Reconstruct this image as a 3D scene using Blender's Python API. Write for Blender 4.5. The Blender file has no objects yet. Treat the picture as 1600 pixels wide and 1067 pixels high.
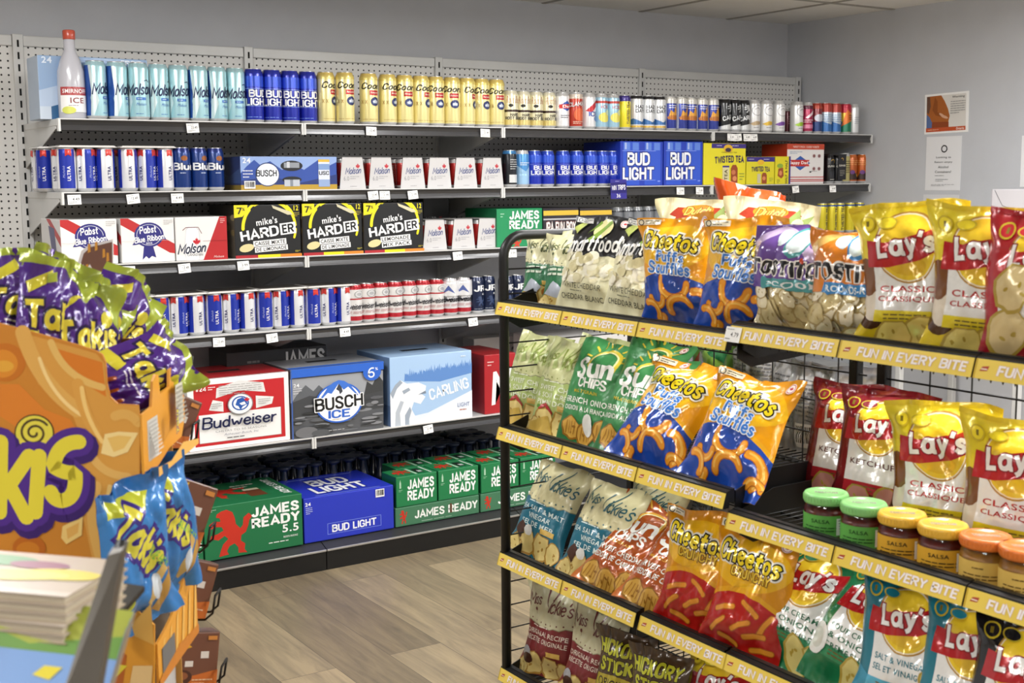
import bpy, bmesh, math, random
from mathutils import Vector, Matrix, noise
from mathutils.geometry import tessellate_polygon

scene = bpy.context.scene
COL = scene.collection
PI = math.pi

# ------------------------------------------------------------------ camera
CAM = Vector((-1.1009, -5.0478, 1.5242))
YAW, PITCH, ROLL, FPX = 0.5831, -0.1291, -0.0068, 1952.54
_cy, _sy, _cp, _sp = math.cos(YAW), math.sin(YAW), math.cos(PITCH), math.sin(PITCH)
FWD = Vector((_sy*_cp, _cy*_cp, _sp))
_r0 = Vector((_cy, -_sy, 0)); _u0 = _r0.cross(FWD)
RGT = _r0*math.cos(ROLL) + _u0*math.sin(ROLL)
UPV = -_r0*math.sin(ROLL) + _u0*math.cos(ROLL)
cd = bpy.data.cameras.new('camera'); cam = bpy.data.objects.new('camera', cd); COL.objects.link(cam)
cd.sensor_width = 36.0; cd.lens = FPX*36/1600; cd.clip_start = .05
m = Matrix((RGT, UPV, -FWD)).transposed().to_4x4(); m.translation = CAM
cam.matrix_world = m
cd.dof.use_dof = True; cd.dof.focus_distance = 4.3; cd.dof.aperture_fstop = 9.0
scene.camera = cam

# ------------------------------------------------------------------ colour management, world, lamps
scene.view_settings.view_transform = 'Standard'; scene.view_settings.look = 'None'
scene.view_settings.gamma = 1.0; scene.view_settings.use_curve_mapping = False
scene.view_settings.exposure = .0
w = bpy.data.worlds.new('world'); scene.world = w; w.use_nodes = True
w.node_tree.nodes['Background'].inputs[0].default_value = (.8, .85, .9, 1)
w.node_tree.nodes['Background'].inputs[1].default_value = .15
CEIL = 2.38
LIGHTS = [(-.55, -1.75, 26), (1.6, -1.95, 26), (1.2, -3.7, 46), (3.2, -3.0, 44), (-2.4, -3.4, 30), (-2.2, -5.6, 30), (.6, -5.7, 34), (2.8, -5.7, 34)]
for lx, ly, pw in LIGHTS:
    ld = bpy.data.lights.new('ceiling_lamp', 'AREA'); ld.shape = 'RECTANGLE'; ld.size = .28; ld.size_y = 1.15
    ld.energy = pw; ld.color = (1.0, .993, .982)
    lo = bpy.data.objects.new('ceiling_lamp', ld); COL.objects.link(lo); lo.location = (lx, ly, CEIL-.09)

# ------------------------------------------------------------------ pixel -> place helpers (positions on real surfaces)
def ray(px, py):
    return FWD + RGT*((px-800)/FPX) - UPV*((py-533.5)/FPX)
def gx(px, Y, Z):
    """X of the point on the line (Y, Z) seen in column px"""
    k = (px-800)/FPX; d = Vector((0, Y, Z)) - CAM
    a = RGT - FWD*k
    return -(a.y*d.y + a.z*d.z)/a.x + CAM.x
def gyy(px, X, Z):
    k = (px-800)/FPX; a = RGT - FWD*k
    return -(a.x*(X-CAM.x) + a.z*(Z-CAM.z))/a.y + CAM.y
def gz(py, X, Y):
    k = -(py-533.5)/FPX; a = UPV - FWD*k
    return -(a.x*(X-CAM.x) + a.y*(Y-CAM.y))/a.z + CAM.z
FH = Vector((_sy, _cy, 0)); RH = Vector((_cy, -_sy, 0))
def dp(px, py, dep):
    """lateral offset and height of a pixel at horizontal depth dep"""
    r = ray(px, py); p = r*(dep/r.dot(FH))
    return p.dot(RH), p.z + CAM.z

# ------------------------------------------------------------------ materials
def lin(c):
    c /= 255.0
    return c/12.92 if c <= .04045 else ((c+.055)/1.055)**2.4
_cc = {}
def C(h):
    if not isinstance(h, str): return h
    if h not in _cc:
        _cc[h] = (lin(int(h[0:2], 16)), lin(int(h[2:4], 16)), lin(int(h[4:6], 16)), 1.0)
    return _cc[h]
def mat(name, col=None, rough=.5, metal=0., spec=.5, coat=0., bump=None, var=0., trans=0., alpha=1.):
    """procedural principled material; col None reads the printed colours of the mesh"""
    m = bpy.data.materials.new(name); m.use_nodes = True
    nt = m.node_tree; N = nt.nodes; L = nt.links; b = N['Principled BSDF']
    b.inputs['Roughness'].default_value = rough; b.inputs['Metallic'].default_value = metal
    b.inputs['Specular IOR Level'].default_value = spec; b.inputs['Coat Weight'].default_value = coat
    b.inputs['Coat Roughness'].default_value = .08
    b.inputs['Transmission Weight'].default_value = trans; b.inputs['Alpha'].default_value = alpha
    tc = N.new('ShaderNodeTexCoord')
    if col is None:
        a = N.new('ShaderNodeAttribute'); a.attribute_name = 'print'; src = a.outputs['Color']
        L.new(src, b.inputs['Base Color'])
    else:
        if var:
            n = N.new('ShaderNodeTexNoise'); n.inputs['Scale'].default_value = 7; n.inputs['Detail'].default_value = 5
            L.new(tc.outputs['Object'], n.inputs['Vector'])
            r = N.new('ShaderNodeValToRGB'); c = C(col)
            r.color_ramp.elements[0].position = .3; r.color_ramp.elements[1].position = .7
            r.color_ramp.elements[0].color = tuple(x*(1-var) for x in c[:3])+(1,)
            r.color_ramp.elements[1].color = tuple(min(1, x*(1+var)) for x in c[:3])+(1,)
            L.new(n.outputs['Fac'], r.inputs['Fac']); L.new(r.outputs['Color'], b.inputs['Base Color'])
        else:
            b.inputs['Base Color'].default_value = C(col)
    if bump:
        sc, st, dist = bump
        n = N.new('ShaderNodeTexNoise'); n.inputs['Scale'].default_value = sc; n.inputs['Detail'].default_value = 3
        L.new(tc.outputs['Object'], n.inputs['Vector'])
        bp = N.new('ShaderNodeBump'); bp.inputs['Strength'].default_value = st; bp.inputs['Distance'].default_value = dist
        L.new(n.outputs['Fac'], bp.inputs['Height']); L.new(bp.outputs['Normal'], b.inputs['Normal'])
    return m
M = {}
M['film'] = mat('printed_film', None, .2, .12, .6, .5, (20, .3, .012))
M['matte_film'] = mat('matte_printed_film', None, .34, .05, .5, .15, (20, .28, .012))
M['carton'] = mat('printed_carton', None, .42, 0, .4, .12)
M['can'] = mat('printed_aluminium', None, .26, .3, .5, .3)
M['paper'] = mat('printed_paper', None, .6, 0, .3)
M['label'] = mat('printed_plastic_strip', None, .3, 0, .5, .3)
M['alu'] = mat('brushed_aluminium', 'C8C8C8', .3, .9)
M['shelf'] = mat('grey_shelf_paint', 'CDCDCB', .45, .1, var=.04)
M['deckp'] = mat('dark_grey_deck_paint', '303032', .4, .1, var=.05)
M['rail'] = mat('dark_grey_rail_plastic', '3E3E40', .3, .3, .6, .2)
M['railw'] = mat('pale_rail_edge', 'D8D8D6', .35, .1)
M['kick'] = mat('black_kick_plate', '151515', .35, .1, var=.1)
M['black'] = mat('black_powder_coat', '141414', .42, .2, bump=(300, .1, .001))
M['wire'] = mat('black_wire', '1A1918', .35, .4)
M['rubber'] = mat('navy_plastic_carrier', '232C44', .3, 0)
M['tag'] = mat('white_tag_paper', None, .6)
M['glass'] = mat('clear_jar_glass', 'F4F6F4', .04, 0, .5, trans=1.0)
M['frost'] = mat('frosted_bottle', None, .22, 0, .5, .4)
M['steel'] = mat('scuffed_steel', '66625C', .35, .6, var=.15)
M['lamp'] = mat('lit_diffuser', 'F4F2EE', .6)
M['lamp'].node_tree.nodes['Principled BSDF'].inputs['Emission Color'].default_value = (1, .993, .982, 1)
M['lamp'].node_tree.nodes['Principled BSDF'].inputs['Emission Strength'].default_value = 9.0
M['hollow'] = mat('dark_opening', '0C0C0C', .9)

def perforated(name, base, holes=True):
    m = mat(name, base, .5, .05, var=.02); nt = m.node_tree; N = nt.nodes; L = nt.links; b = N['Principled BSDF']
    if holes:
        src = b.inputs['Base Color'].links[0].from_socket
        tc = N.new('ShaderNodeTexCoord'); sep = N.new('ShaderNodeSeparateXYZ'); L.new(tc.outputs['Object'], sep.inputs[0])
        def mt(op, a, bv=None):
            n = N.new('ShaderNodeMath'); n.operation = op
            for i, v in enumerate((a, bv)):
                if v is None: continue
                if hasattr(v, 'is_linked'): L.new(v, n.inputs[i])
                else: n.inputs[i].default_value = v
            return n.outputs[0]
        def cell(s): return mt('SUBTRACT', mt('FRACT', mt('DIVIDE', s, .0262)), .5)
        x, z = cell(sep.outputs['X']), cell(sep.outputs['Z'])
        d = mt('SQRT', mt('ADD', mt('MULTIPLY', x, x), mt('MULTIPLY', z, z)))
        inside = mt('LESS_THAN', d, .145)
        mx = N.new('ShaderNodeMix'); mx.data_type = 'RGBA'
        L.new(inside, mx.inputs['Factor']); L.new(src, mx.inputs['A']); mx.inputs['B'].default_value = C('101010')
        L.new(mx.outputs['Result'], b.inputs['Base Color'])
    return m
M['pegboard'] = perforated('perforated_panel', 'DAD9D6')
M['panel'] = perforated('solid_back_panel', 'B4B5BA', False)

def floor_mat():
    m = bpy.data.materials.new('wood_plank_vinyl'); m.use_nodes = True
    nt = m.node_tree; N = nt.nodes; L = nt.links; b = N['Principled BSDF']
    b.inputs['Roughness'].default_value = .42; b.inputs['Specular IOR Level'].default_value = .4
    tc = N.new('ShaderNodeTexCoord'); mp = N.new('ShaderNodeMapping')
    mp.inputs['Rotation'].default_value = (0, 0, PI/2); mp.inputs['Location'].default_value = (.37, .06, 0)
    L.new(tc.outputs['Object'], mp.inputs['Vector'])
    br = N.new('ShaderNodeTexBrick'); br.offset = .37; br.offset_frequency = 2
    br.inputs['Scale'].default_value = 1; br.inputs['Brick Width'].default_value = 1.2; br.inputs['Row Height'].default_value = .19
    br.inputs['Mortar Size'].default_value = .0012; br.inputs['Bias'].default_value = 0
    br.inputs['Color1'].default_value = (0, 0, 0, 1); br.inputs['Color2'].default_value = (1, 1, 1, 1); br.inputs['Mortar'].default_value = (.2, .2, .2, 1)
    L.new(mp.outputs['Vector'], br.inputs['Vector'])
    ramp = N.new('ShaderNodeValToRGB')
    e = ramp.color_ramp.elements; e[0].color = C('7C6E58'); e[1].color = C('A19074')
    x = ramp.color_ramp.elements.new(.45); x.color = C('93846A')
    L.new(br.outputs['Color'], ramp.inputs['Fac'])
    mp2 = N.new('ShaderNodeMapping'); mp2.inputs['Scale'].default_value = (16, 1.6, 1)
    L.new(tc.outputs['Object'], mp2.inputs['Vector'])
    add = N.new('ShaderNodeVectorMath'); add.operation = 'ADD'
    L.new(mp2.outputs['Vector'], add.inputs[0])
    sc = N.new('ShaderNodeVectorMath'); sc.operation = 'SCALE'; sc.inputs['Scale'].default_value = 9.0
    L.new(br.outputs['Color'], sc.inputs[0]); L.new(sc.outputs[0], add.inputs[1])
    n1 = N.new('ShaderNodeTexNoise'); n1.inputs['Scale'].default_value = 1.6; n1.inputs['Detail'].default_value = 8; n1.inputs['Roughness'].default_value = .65; n1.inputs['Distortion'].default_value = .6
    L.new(add.outputs[0], n1.inputs['Vector'])
    r2 = N.new('ShaderNodeValToRGB'); r2.color_ramp.elements[0].position = .32; r2.color_ramp.elements[1].position = .62
    r2.color_ramp.elements[0].color = (.52, .52, .55, 1); r2.color_ramp.elements[1].color = (1.08, 1.06, 1.02, 1)
    L.new(n1.outputs['Fac'], r2.inputs['Fac'])
    mul = N.new('ShaderNodeMix'); mul.data_type = 'RGBA'; mul.blend_type = 'MULTIPLY'; mul.inputs['Factor'].default_value = .8
    L.new(ramp.outputs['Color'], mul.inputs['A']); L.new(r2.outputs['Color'], mul.inputs['B'])
    mo = N.new('ShaderNodeMix'); mo.data_type = 'RGBA'; L.new(br.outputs['Fac'], mo.inputs['Factor'])
    L.new(mul.outputs['Result'], mo.inputs['A']); mo.inputs['B'].default_value = C('5A5043')
    L.new(mo.outputs['Result'], b.inputs['Base Color'])
    bp = N.new('ShaderNodeBump'); bp.inputs['Strength'].default_value = .12; bp.inputs['Distance'].default_value = .002
    L.new(n1.outputs['Fac'], bp.inputs['Height']); L.new(bp.outputs['Normal'], b.inputs['Normal'])
    return m
M['floor'] = floor_mat()
M['wall'] = mat('grey_wall_paint', 'C3C5CA', .6, 0, .3, bump=(90, .15, .002), var=.025)
M['ceil'] = mat('ceiling_tile', 'F0EEE9', .85, 0, .2, bump=(160, .3, .002), var=.02)
M['tbar'] = mat('ceiling_grid_bar', 'A09C94', .6)

# ------------------------------------------------------------------ mesh builder
class MB:
    def __init__(s):
        s.v = []; s.f = []; s.c = []; s.mi = []; s.sm = []
    def add(s, vs, fs, col=(.8, .8, .8, 1), mi=0, smooth=False):
        o = len(s.v); s.v += [tuple(x) for x in vs]; col = C(col)
        for f in fs:
            s.f.append(tuple(i+o for i in f)); s.c.append(col); s.mi.append(mi); s.sm.append(smooth)
    def box(s, lo, hi, col=(.8, .8, .8, 1), bev=0., mi=0, faces=None):
        x0, y0, z0 = lo; x1, y1, z1 = hi
        if bev <= 0:
            vs = [(x0,y0,z0),(x1,y0,z0),(x1,y1,z0),(x0,y1,z0),(x0,y0,z1),(x1,y0,z1),(x1,y1,z1),(x0,y1,z1)]
            s.add(vs, [(0,1,5,4),(1,2,6,5),(2,3,7,6),(3,0,4,7),(4,5,6,7),(3,2,1,0)], col, mi); return
        bm = bmesh.new(); bmesh.ops.create_cube(bm, size=1)
        for v in bm.verts:
            v.co = Vector(((x0+x1)/2+v.co.x*(x1-x0), (y0+y1)/2+v.co.y*(y1-y0), (z0+z1)/2+v.co.z*(z1-z0)))
        bmesh.ops.bevel(bm, geom=bm.edges[:], offset=bev, segments=2, profile=.5, affect='EDGES')
        bm.verts.index_update(); o = [v.co[:] for v in bm.verts]
        fs = [tuple(v.index for v in f.verts) for f in bm.faces]
        if faces:
            for f, fv in zip(bm.faces, fs):
                n = f.normal; k = None
                if n.y < -.9: k = 'front'
                elif n.x < -.9: k = 'left'
                elif n.z > .9: k = 'top'
                elif n.x > .9: k = 'right'
                s.add([o[i] for i in fv], [tuple(range(len(fv)))], faces.get(k, col), mi)
        else: s.add(o, fs, col, mi)
        bm.free()
    def tube(s, pts, r, n=8, col=(.8, .8, .8, 1), closed=False, mi=0, cap=True):
        P = [Vector(p) for p in pts]; rings = []
        prev = None
        for i, p in enumerate(P):
            if closed: t = P[(i+1) % len(P)] - P[i-1]
            else: t = P[min(i+1, len(P)-1)] - P[max(i-1, 0)]
            t.normalize()
            a = prev if prev is not None else (Vector((0, 0, 1)) if abs(t.z) < .9 else Vector((1, 0, 0)))
            u = (a - t*a.dot(t)).normalized(); prev = u; w_ = t.cross(u)
            rings.append([p + (u*math.cos(2*PI*k/n) + w_*math.sin(2*PI*k/n))*r for k in range(n)])
        vs = [v for R in rings for v in R]; fs = []
        m_ = len(rings)
        for i in range(m_ if closed else m_-1):
            j = (i+1) % m_
            for k in range(n):
                fs.append((i*n+k, i*n+(k+1) % n, j*n+(k+1) % n, j*n+k))
        if cap and not closed:
            fs.append(tuple(range(n))[::-1]); fs.append(tuple((m_-1)*n+k for k in range(n)))
        s.add(vs, fs, col, mi, True)
    def lathe(s, prof, n=24, cols=None, mi=0, c=(0, 0), smooth=True):
        """prof: (r, z) list; cols: colour per segment"""
        vs = []
        for r, z in prof:
            for k in range(n):
                a = 2*PI*k/n; vs.append((c[0]+r*math.sin(a), c[1]-r*math.cos(a), z))
        o = len(s.v); s.v += vs
        for i in range(len(prof)-1):
            for k in range(n):
                s.f.append((o+i*n+k, o+i*n+(k+1) % n, o+(i+1)*n+(k+1) % n, o+(i+1)*n+k))
                s.c.append(C(cols[i] if isinstance(cols, list) else cols or 'CCCCCC')); s.mi.append(mi); s.sm.append(smooth)
    def disc(s, r, z, n=24, col='CCCCCC', c=(0, 0), mi=0):
        s.add([(c[0]+r*math.sin(2*PI*k/n), c[1]-r*math.cos(2*PI*k/n), z) for k in range(n)], [tuple(range(n))], col, mi)
    def prism(s, pts, axis, a, b, col, mi=0):
        """polygon pts (2D) extruded along axis 0/1/2 from a to b"""
        def P(p, t):
            q = list(p); q.insert(axis, t); return tuple(q)
        n = len(pts); vs = [P(p, a) for p in pts]+[P(p, b) for p in pts]
        tr = tessellate_polygon([[Vector((p[0], p[1], 0)) for p in pts]])
        fs = [tuple(t) for t in tr]+[tuple(i+n for i in t) for t in tr]
        fs += [(i, (i+1) % n, n+(i+1) % n, n+i) for i in range(n)]
        s.add(vs, fs, col, mi)
    def data(s, name, mats):
        me = bpy.data.meshes.new(name); me.from_pydata(s.v, [], s.f)
        for m in (mats if isinstance(mats, (list, tuple)) else [mats]): me.materials.append(M[m] if isinstance(m, str) else m)
        me.polygons.foreach_set('material_index', s.mi); me.polygons.foreach_set('use_smooth', s.sm)
        ca = me.color_attributes.new('print', 'FLOAT_COLOR', 'CORNER')
        buf = []
        for f, c in zip(s.f, s.c): buf += list(c)*len(f)
        ca.data.foreach_set('color', buf)
        me.update(); return me
    def build(s, name, mats, parent=None, loc=None):
        o = bpy.data.objects.new(name, s.data(name, mats)); COL.objects.link(o)
        if parent is not None: o.parent = parent
        if loc is not None: o.location = loc
        return o
def tag(o, label, cat, group=None, kind=None):
    if label: o['label'] = label
    if cat: o['category'] = cat
    if group: o['group'] = group
    if kind: o['kind'] = kind
    return o
def empty(name, loc=(0, 0, 0), rz=0.):
    o = bpy.data.objects.new(name, None); COL.objects.link(o); o.location = loc; o.rotation_euler = (0, 0, rz)
    o.empty_display_size = .05
    return o
def struct(o): o['kind'] = 'structure'; return o
KIDS = {}
def copy_tree(o, parent=None):
    c = o.copy(); COL.objects.link(c)
    if parent is not None: c.parent = parent
    for ch in o.children: copy_tree(ch, c)
    return c
ORD = ['', 'second', 'third', 'fourth', 'fifth', 'sixth', 'seventh', 'eighth', 'ninth', 'tenth', 'eleventh', 'twelfth']
def nth(i, n):
    if n == 1: return 'the only'
    if i == 0: return 'leftmost'
    if i == n-1: return 'rightmost'
    return ORD[i]+' from left'

# ------------------------------------------------------------------ flat artwork laid onto surfaces
_gl = {}
def glyphs(s, bold, shear, ol=None):
    base_b = min(bold, .028) if ol is None else min(ol, .028)+bold-ol
    sp = 1+.06+(1.6*min(bold if ol is None else ol, .04))
    k = (s, round(base_b, 4), shear, round(sp, 3)); bold = base_b
    if k in _gl: return _gl[k]
    cu = bpy.data.curves.new('lettering', 'FONT'); cu.body = s; cu.size = 1; cu.offset = bold; cu.shear = shear
    cu.resolution_u = 3; cu.align_x = 'CENTER'; cu.space_line = .82; cu.space_character = sp
    ob = bpy.data.objects.new('lettering', cu)
    me = ob.to_mesh(); me.calc_loop_triangles()
    vs = [(v.co.x, v.co.y) for v in me.vertices]; ts = [tuple(t.vertices) for t in me.loop_triangles]
    ob.to_mesh_clear(); bpy.data.objects.remove(ob); bpy.data.curves.remove(cu)
    if not vs: vs = [(0, 0), (1, 0), (0, 1)]
    bb = (min(v[0] for v in vs), min(v[1] for v in vs), max(v[0] for v in vs), max(v[1] for v in vs))
    _gl[k] = (vs, ts, bb); return _gl[k]

# heavy stroke lettering: glyph = (width, [polylines]); lower case polylines are rounded
STK = {
'A': (.70, [[(0,0),(.35,1),(.70,0)],[(.13,.30),(.57,.30)]]), 'B': (.64, [[(0,0),(0,1),(.42,1),(.60,.88),(.60,.66),(.42,.54),(0,.54)],[(.42,.54),(.64,.40),(.64,.14),(.46,0),(0,0)]]),
'C': (.62, [[(.62,.74),(.54,.93),(.38,1),(.22,1),(.06,.92),(0,.74),(0,.26),(.06,.08),(.22,0),(.38,0),(.54,.07),(.62,.26)]]), 'D': (.66, [[(0,0),(0,1),(.38,1),(.58,.9),(.66,.72),(.66,.28),(.58,.1),(.38,0),(0,0)]]),
'E': (.52, [[(.52,1),(0,1),(0,0),(.52,0)],[(0,.52),(.44,.52)]]), 'F': (.50, [[(.50,1),(0,1),(0,0)],[(0,.50),(.42,.50)]]),
'G': (.66, [[(.62,.76),(.54,.93),(.38,1),(.22,1),(.06,.92),(0,.74),(0,.26),(.06,.08),(.22,0),(.42,0),(.66,.1),(.66,.46),(.40,.46)]]), 'H': (.62, [[(0,0),(0,1)],[(.62,0),(.62,1)],[(0,.52),(.62,.52)]]),
'I': (.0, [[(0,0),(0,1)]]), 'J': (.44, [[(.44,1),(.44,.22),(.36,.05),(.20,0),(.06,.05),(0,.22)]]), 'K': (.62, [[(0,0),(0,1)],[(.60,1),(.04,.46)],[(.18,.60),(.64,0)]]), 'L': (.48, [[(0,1),(0,0),(.48,0)]]),
'M': (.84, [[(0,0),(0,1),(.42,.30),(.84,1),(.84,0)]]), 'N': (.66, [[(0,0),(0,1),(.66,0),(.66,1)]]), 'O': (.66, [[(.20,0),(.06,.08),(0,.26),(0,.74),(.06,.92),(.20,1),(.46,1),(.60,.92),(.66,.74),(.66,.26),(.60,.08),(.46,0),(.20,0)]]),
'P': (.60, [[(0,0),(0,1),(.42,1),(.60,.86),(.60,.60),(.42,.46),(0,.46)]]), 'R': (.62, [[(0,0),(0,1),(.42,1),(.60,.86),(.60,.62),(.42,.48),(0,.48)],[(.32,.48),(.62,0)]]),
'S': (.58, [[(.56,.78),(.48,.94),(.34,1),(.20,1),(.05,.92),(.02,.74),(.10,.60),(.46,.43),(.58,.28),(.54,.08),(.40,0),(.22,0),(.06,.06),(0,.22)]]), 'T': (.70, [[(0,1),(.70,1)],[(.35,1),(.35,0)]]),
'U': (.62, [[(0,1),(0,.24),(.06,.07),(.20,0),(.42,0),(.56,.07),(.62,.24),(.62,1)]]), 'V': (.66, [[(0,1),(.33,0),(.66,1)]]), 'W': (.94, [[(0,1),(.22,0),(.47,.8),(.72,0),(.94,1)]]), 'X': (.62, [[(0,0),(.62,1)],[(0,1),(.62,0)]]),
'Y': (.64, [[(0,1),(.32,.50),(.64,1)],[(.32,.50),(.32,0)]]), 'Z': (.56, [[(0,1),(.56,1),(0,0),(.56,0)]]),
'2': (.54, [[(.02,.78),(.10,.96),(.28,1),(.44,.95),(.52,.76),(.44,.56),(0,0),(.54,0)]]), '4': (.60, [[(.46,0),(.46,1),(0,.26),(.60,.26)]]), '5': (.54, [[(.50,1),(.06,1),(.03,.56),(.30,.60),(.48,.50),(.54,.30),(.46,.08),(.26,0),(.08,.04),(0,.16)]]),
'6': (.62, [[(.56,.98),(.34,1),(.14,.88),(.02,.62),(0,.26),(.10,.05),(.31,0),(.52,.06),(.62,.28),(.54,.50),(.31,.58),(.10,.50),(.0,.30)]]), '7': (.52, [[(0,1),(.52,1),(.18,0)]]), '8': (.54, [[(.27,.54),(.08,.64),(.06,.86),(.27,1),(.48,.86),(.46,.64),(.27,.54),(.04,.42),(0,.16),(.27,0),(.54,.16),(.50,.42),(.27,.54)]]), '1': (.20, [[(0,.80),(.20,1),(.20,0)]]),
'.': (.0, [[(0,0),(0,.02)]]), '&': (.64, [[(.64,.40),(.40,.05),(.20,0),(.02,.12),(.06,.40),(.40,.66),(.42,.88),(.26,1),(.10,.88),(.14,.66),(.64,0)]]), "'": (.0, [[(.03,1.0),(.0,.82)]]),
'a': (.62, [[(.56,.66),(.56,.10),(.62,0),(.68,0)],[(.56,.46),(.44,.64),(.24,.65),(.05,.50),(.01,.30),(.06,.10),(.24,0),(.44,.03),(.56,.22)]]), 'c': (.46, [[(.46,.50),(.34,.64),(.18,.64),(.04,.50),(0,.30),(.05,.10),(.20,0),(.36,.02),(.46,.14)]]),
'd': (.50, [[(.48,1),(.48,0)],[(.48,.44),(.36,.62),(.20,.64),(.05,.50),(.02,.30),(.06,.10),(.20,0),(.36,.03),(.48,.20)]]), 'e': (.50, [[(.03,.33),(.49,.36),(.46,.54),(.32,.65),(.17,.64),(.04,.50),(.01,.28),(.08,.08),(.24,0),(.40,.03),(.48,.14)]]),
'h': (.48, [[(0,0),(0,1)],[(0,.40),(.12,.58),(.28,.65),(.43,.58),(.48,.40),(.48,0)]]), 'i': (.0, [[(0,0),(0,.62)],[(0,.86),(0,.90)]]), 'k': (.46, [[(0,0),(0,1)],[(.42,.64),(.02,.28)],[(.14,.38),(.46,0)]]), 'l': (.0, [[(0,0),(0,1)]]),
'm': (.80, [[(0,0),(0,.64)],[(0,.42),(.10,.58),(.22,.65),(.36,.58),(.40,.40),(.40,0)],[(.40,.42),(.50,.58),(.62,.65),(.76,.58),(.80,.40),(.80,0)]]), 'n': (.46, [[(0,0),(0,.64)],[(0,.40),(.12,.58),(.27,.65),(.42,.58),(.46,.40),(.46,0)]]),
'o': (.52, [[(.26,0),(.10,.04),(.01,.20),(.01,.44),(.10,.60),(.26,.65),(.42,.60),(.51,.44),(.51,.20),(.42,.04),(.26,0)]]), 'p': (.50, [[(.0,.64),(.0,-.30)],[(.0,.44),(.12,.62),(.28,.64),(.44,.50),(.48,.30),(.42,.10),(.28,0),(.12,.03),(.0,.20)]]), 'b': (.50, [[(.0,1),(.0,0)],[(.0,.44),(.12,.62),(.28,.64),(.44,.50),(.48,.30),(.42,.10),(.28,0),(.12,.03),(.0,.20)]]),
'r': (.30, [[(0,0),(0,.64)],[(0,.40),(.12,.58),(.30,.62)]]), 's': (.42, [[(.40,.52),(.30,.64),(.14,.64),(.02,.54),(.05,.40),(.34,.28),(.42,.15),(.32,.01),(.14,0),(0,.11)]]), 't': (.32, [[(.12,.92),(.12,.16),(.20,.01),(.32,.02)],[(-.02,.64),(.32,.64)]]),
'u': (.46, [[(0,.64),(0,.22),(.06,.05),(.20,0),(.36,.05),(.46,.22)],[(.46,.64),(.46,0)]]), 'f': (.32, [[(.34,.96),(.22,1),(.12,.86),(.12,0)],[(-.02,.62),(.30,.62)]]), 'w': (.74, [[(0,.64),(.17,0),(.37,.52),(.57,0),(.74,.64)]]), 'y': (.48, [[(0,.64),(.25,.04)],[(.48,.64),(.20,-.18),(.02,-.26)]]), 'v': (.46, [[(0,.64),(.23,0),(.46,.64)]]),
'é': (.50, [[(.03,.33),(.49,.36),(.46,.54),(.32,.65),(.17,.64),(.04,.50),(.01,.28),(.08,.08),(.24,0),(.40,.03),(.48,.14)],[(.20,.82),(.34,.98)]]), 'Ç': None}
STK['Ç'] = (STK['C'][0], STK['C'][1]+[[(.32, 0), (.34, -.16), (.22, -.2)]])
def chaikin(P, n=2):
    for _ in range(n):
        Q = [P[0]]
        for i in range(len(P)-1):
            a, b = P[i], P[i+1]
            Q += [(a[0]*.75+b[0]*.25, a[1]*.75+b[1]*.25), (a[0]*.25+b[0]*.75, a[1]*.25+b[1]*.75)]
        P = Q+[P[-1]]
    return P
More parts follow.
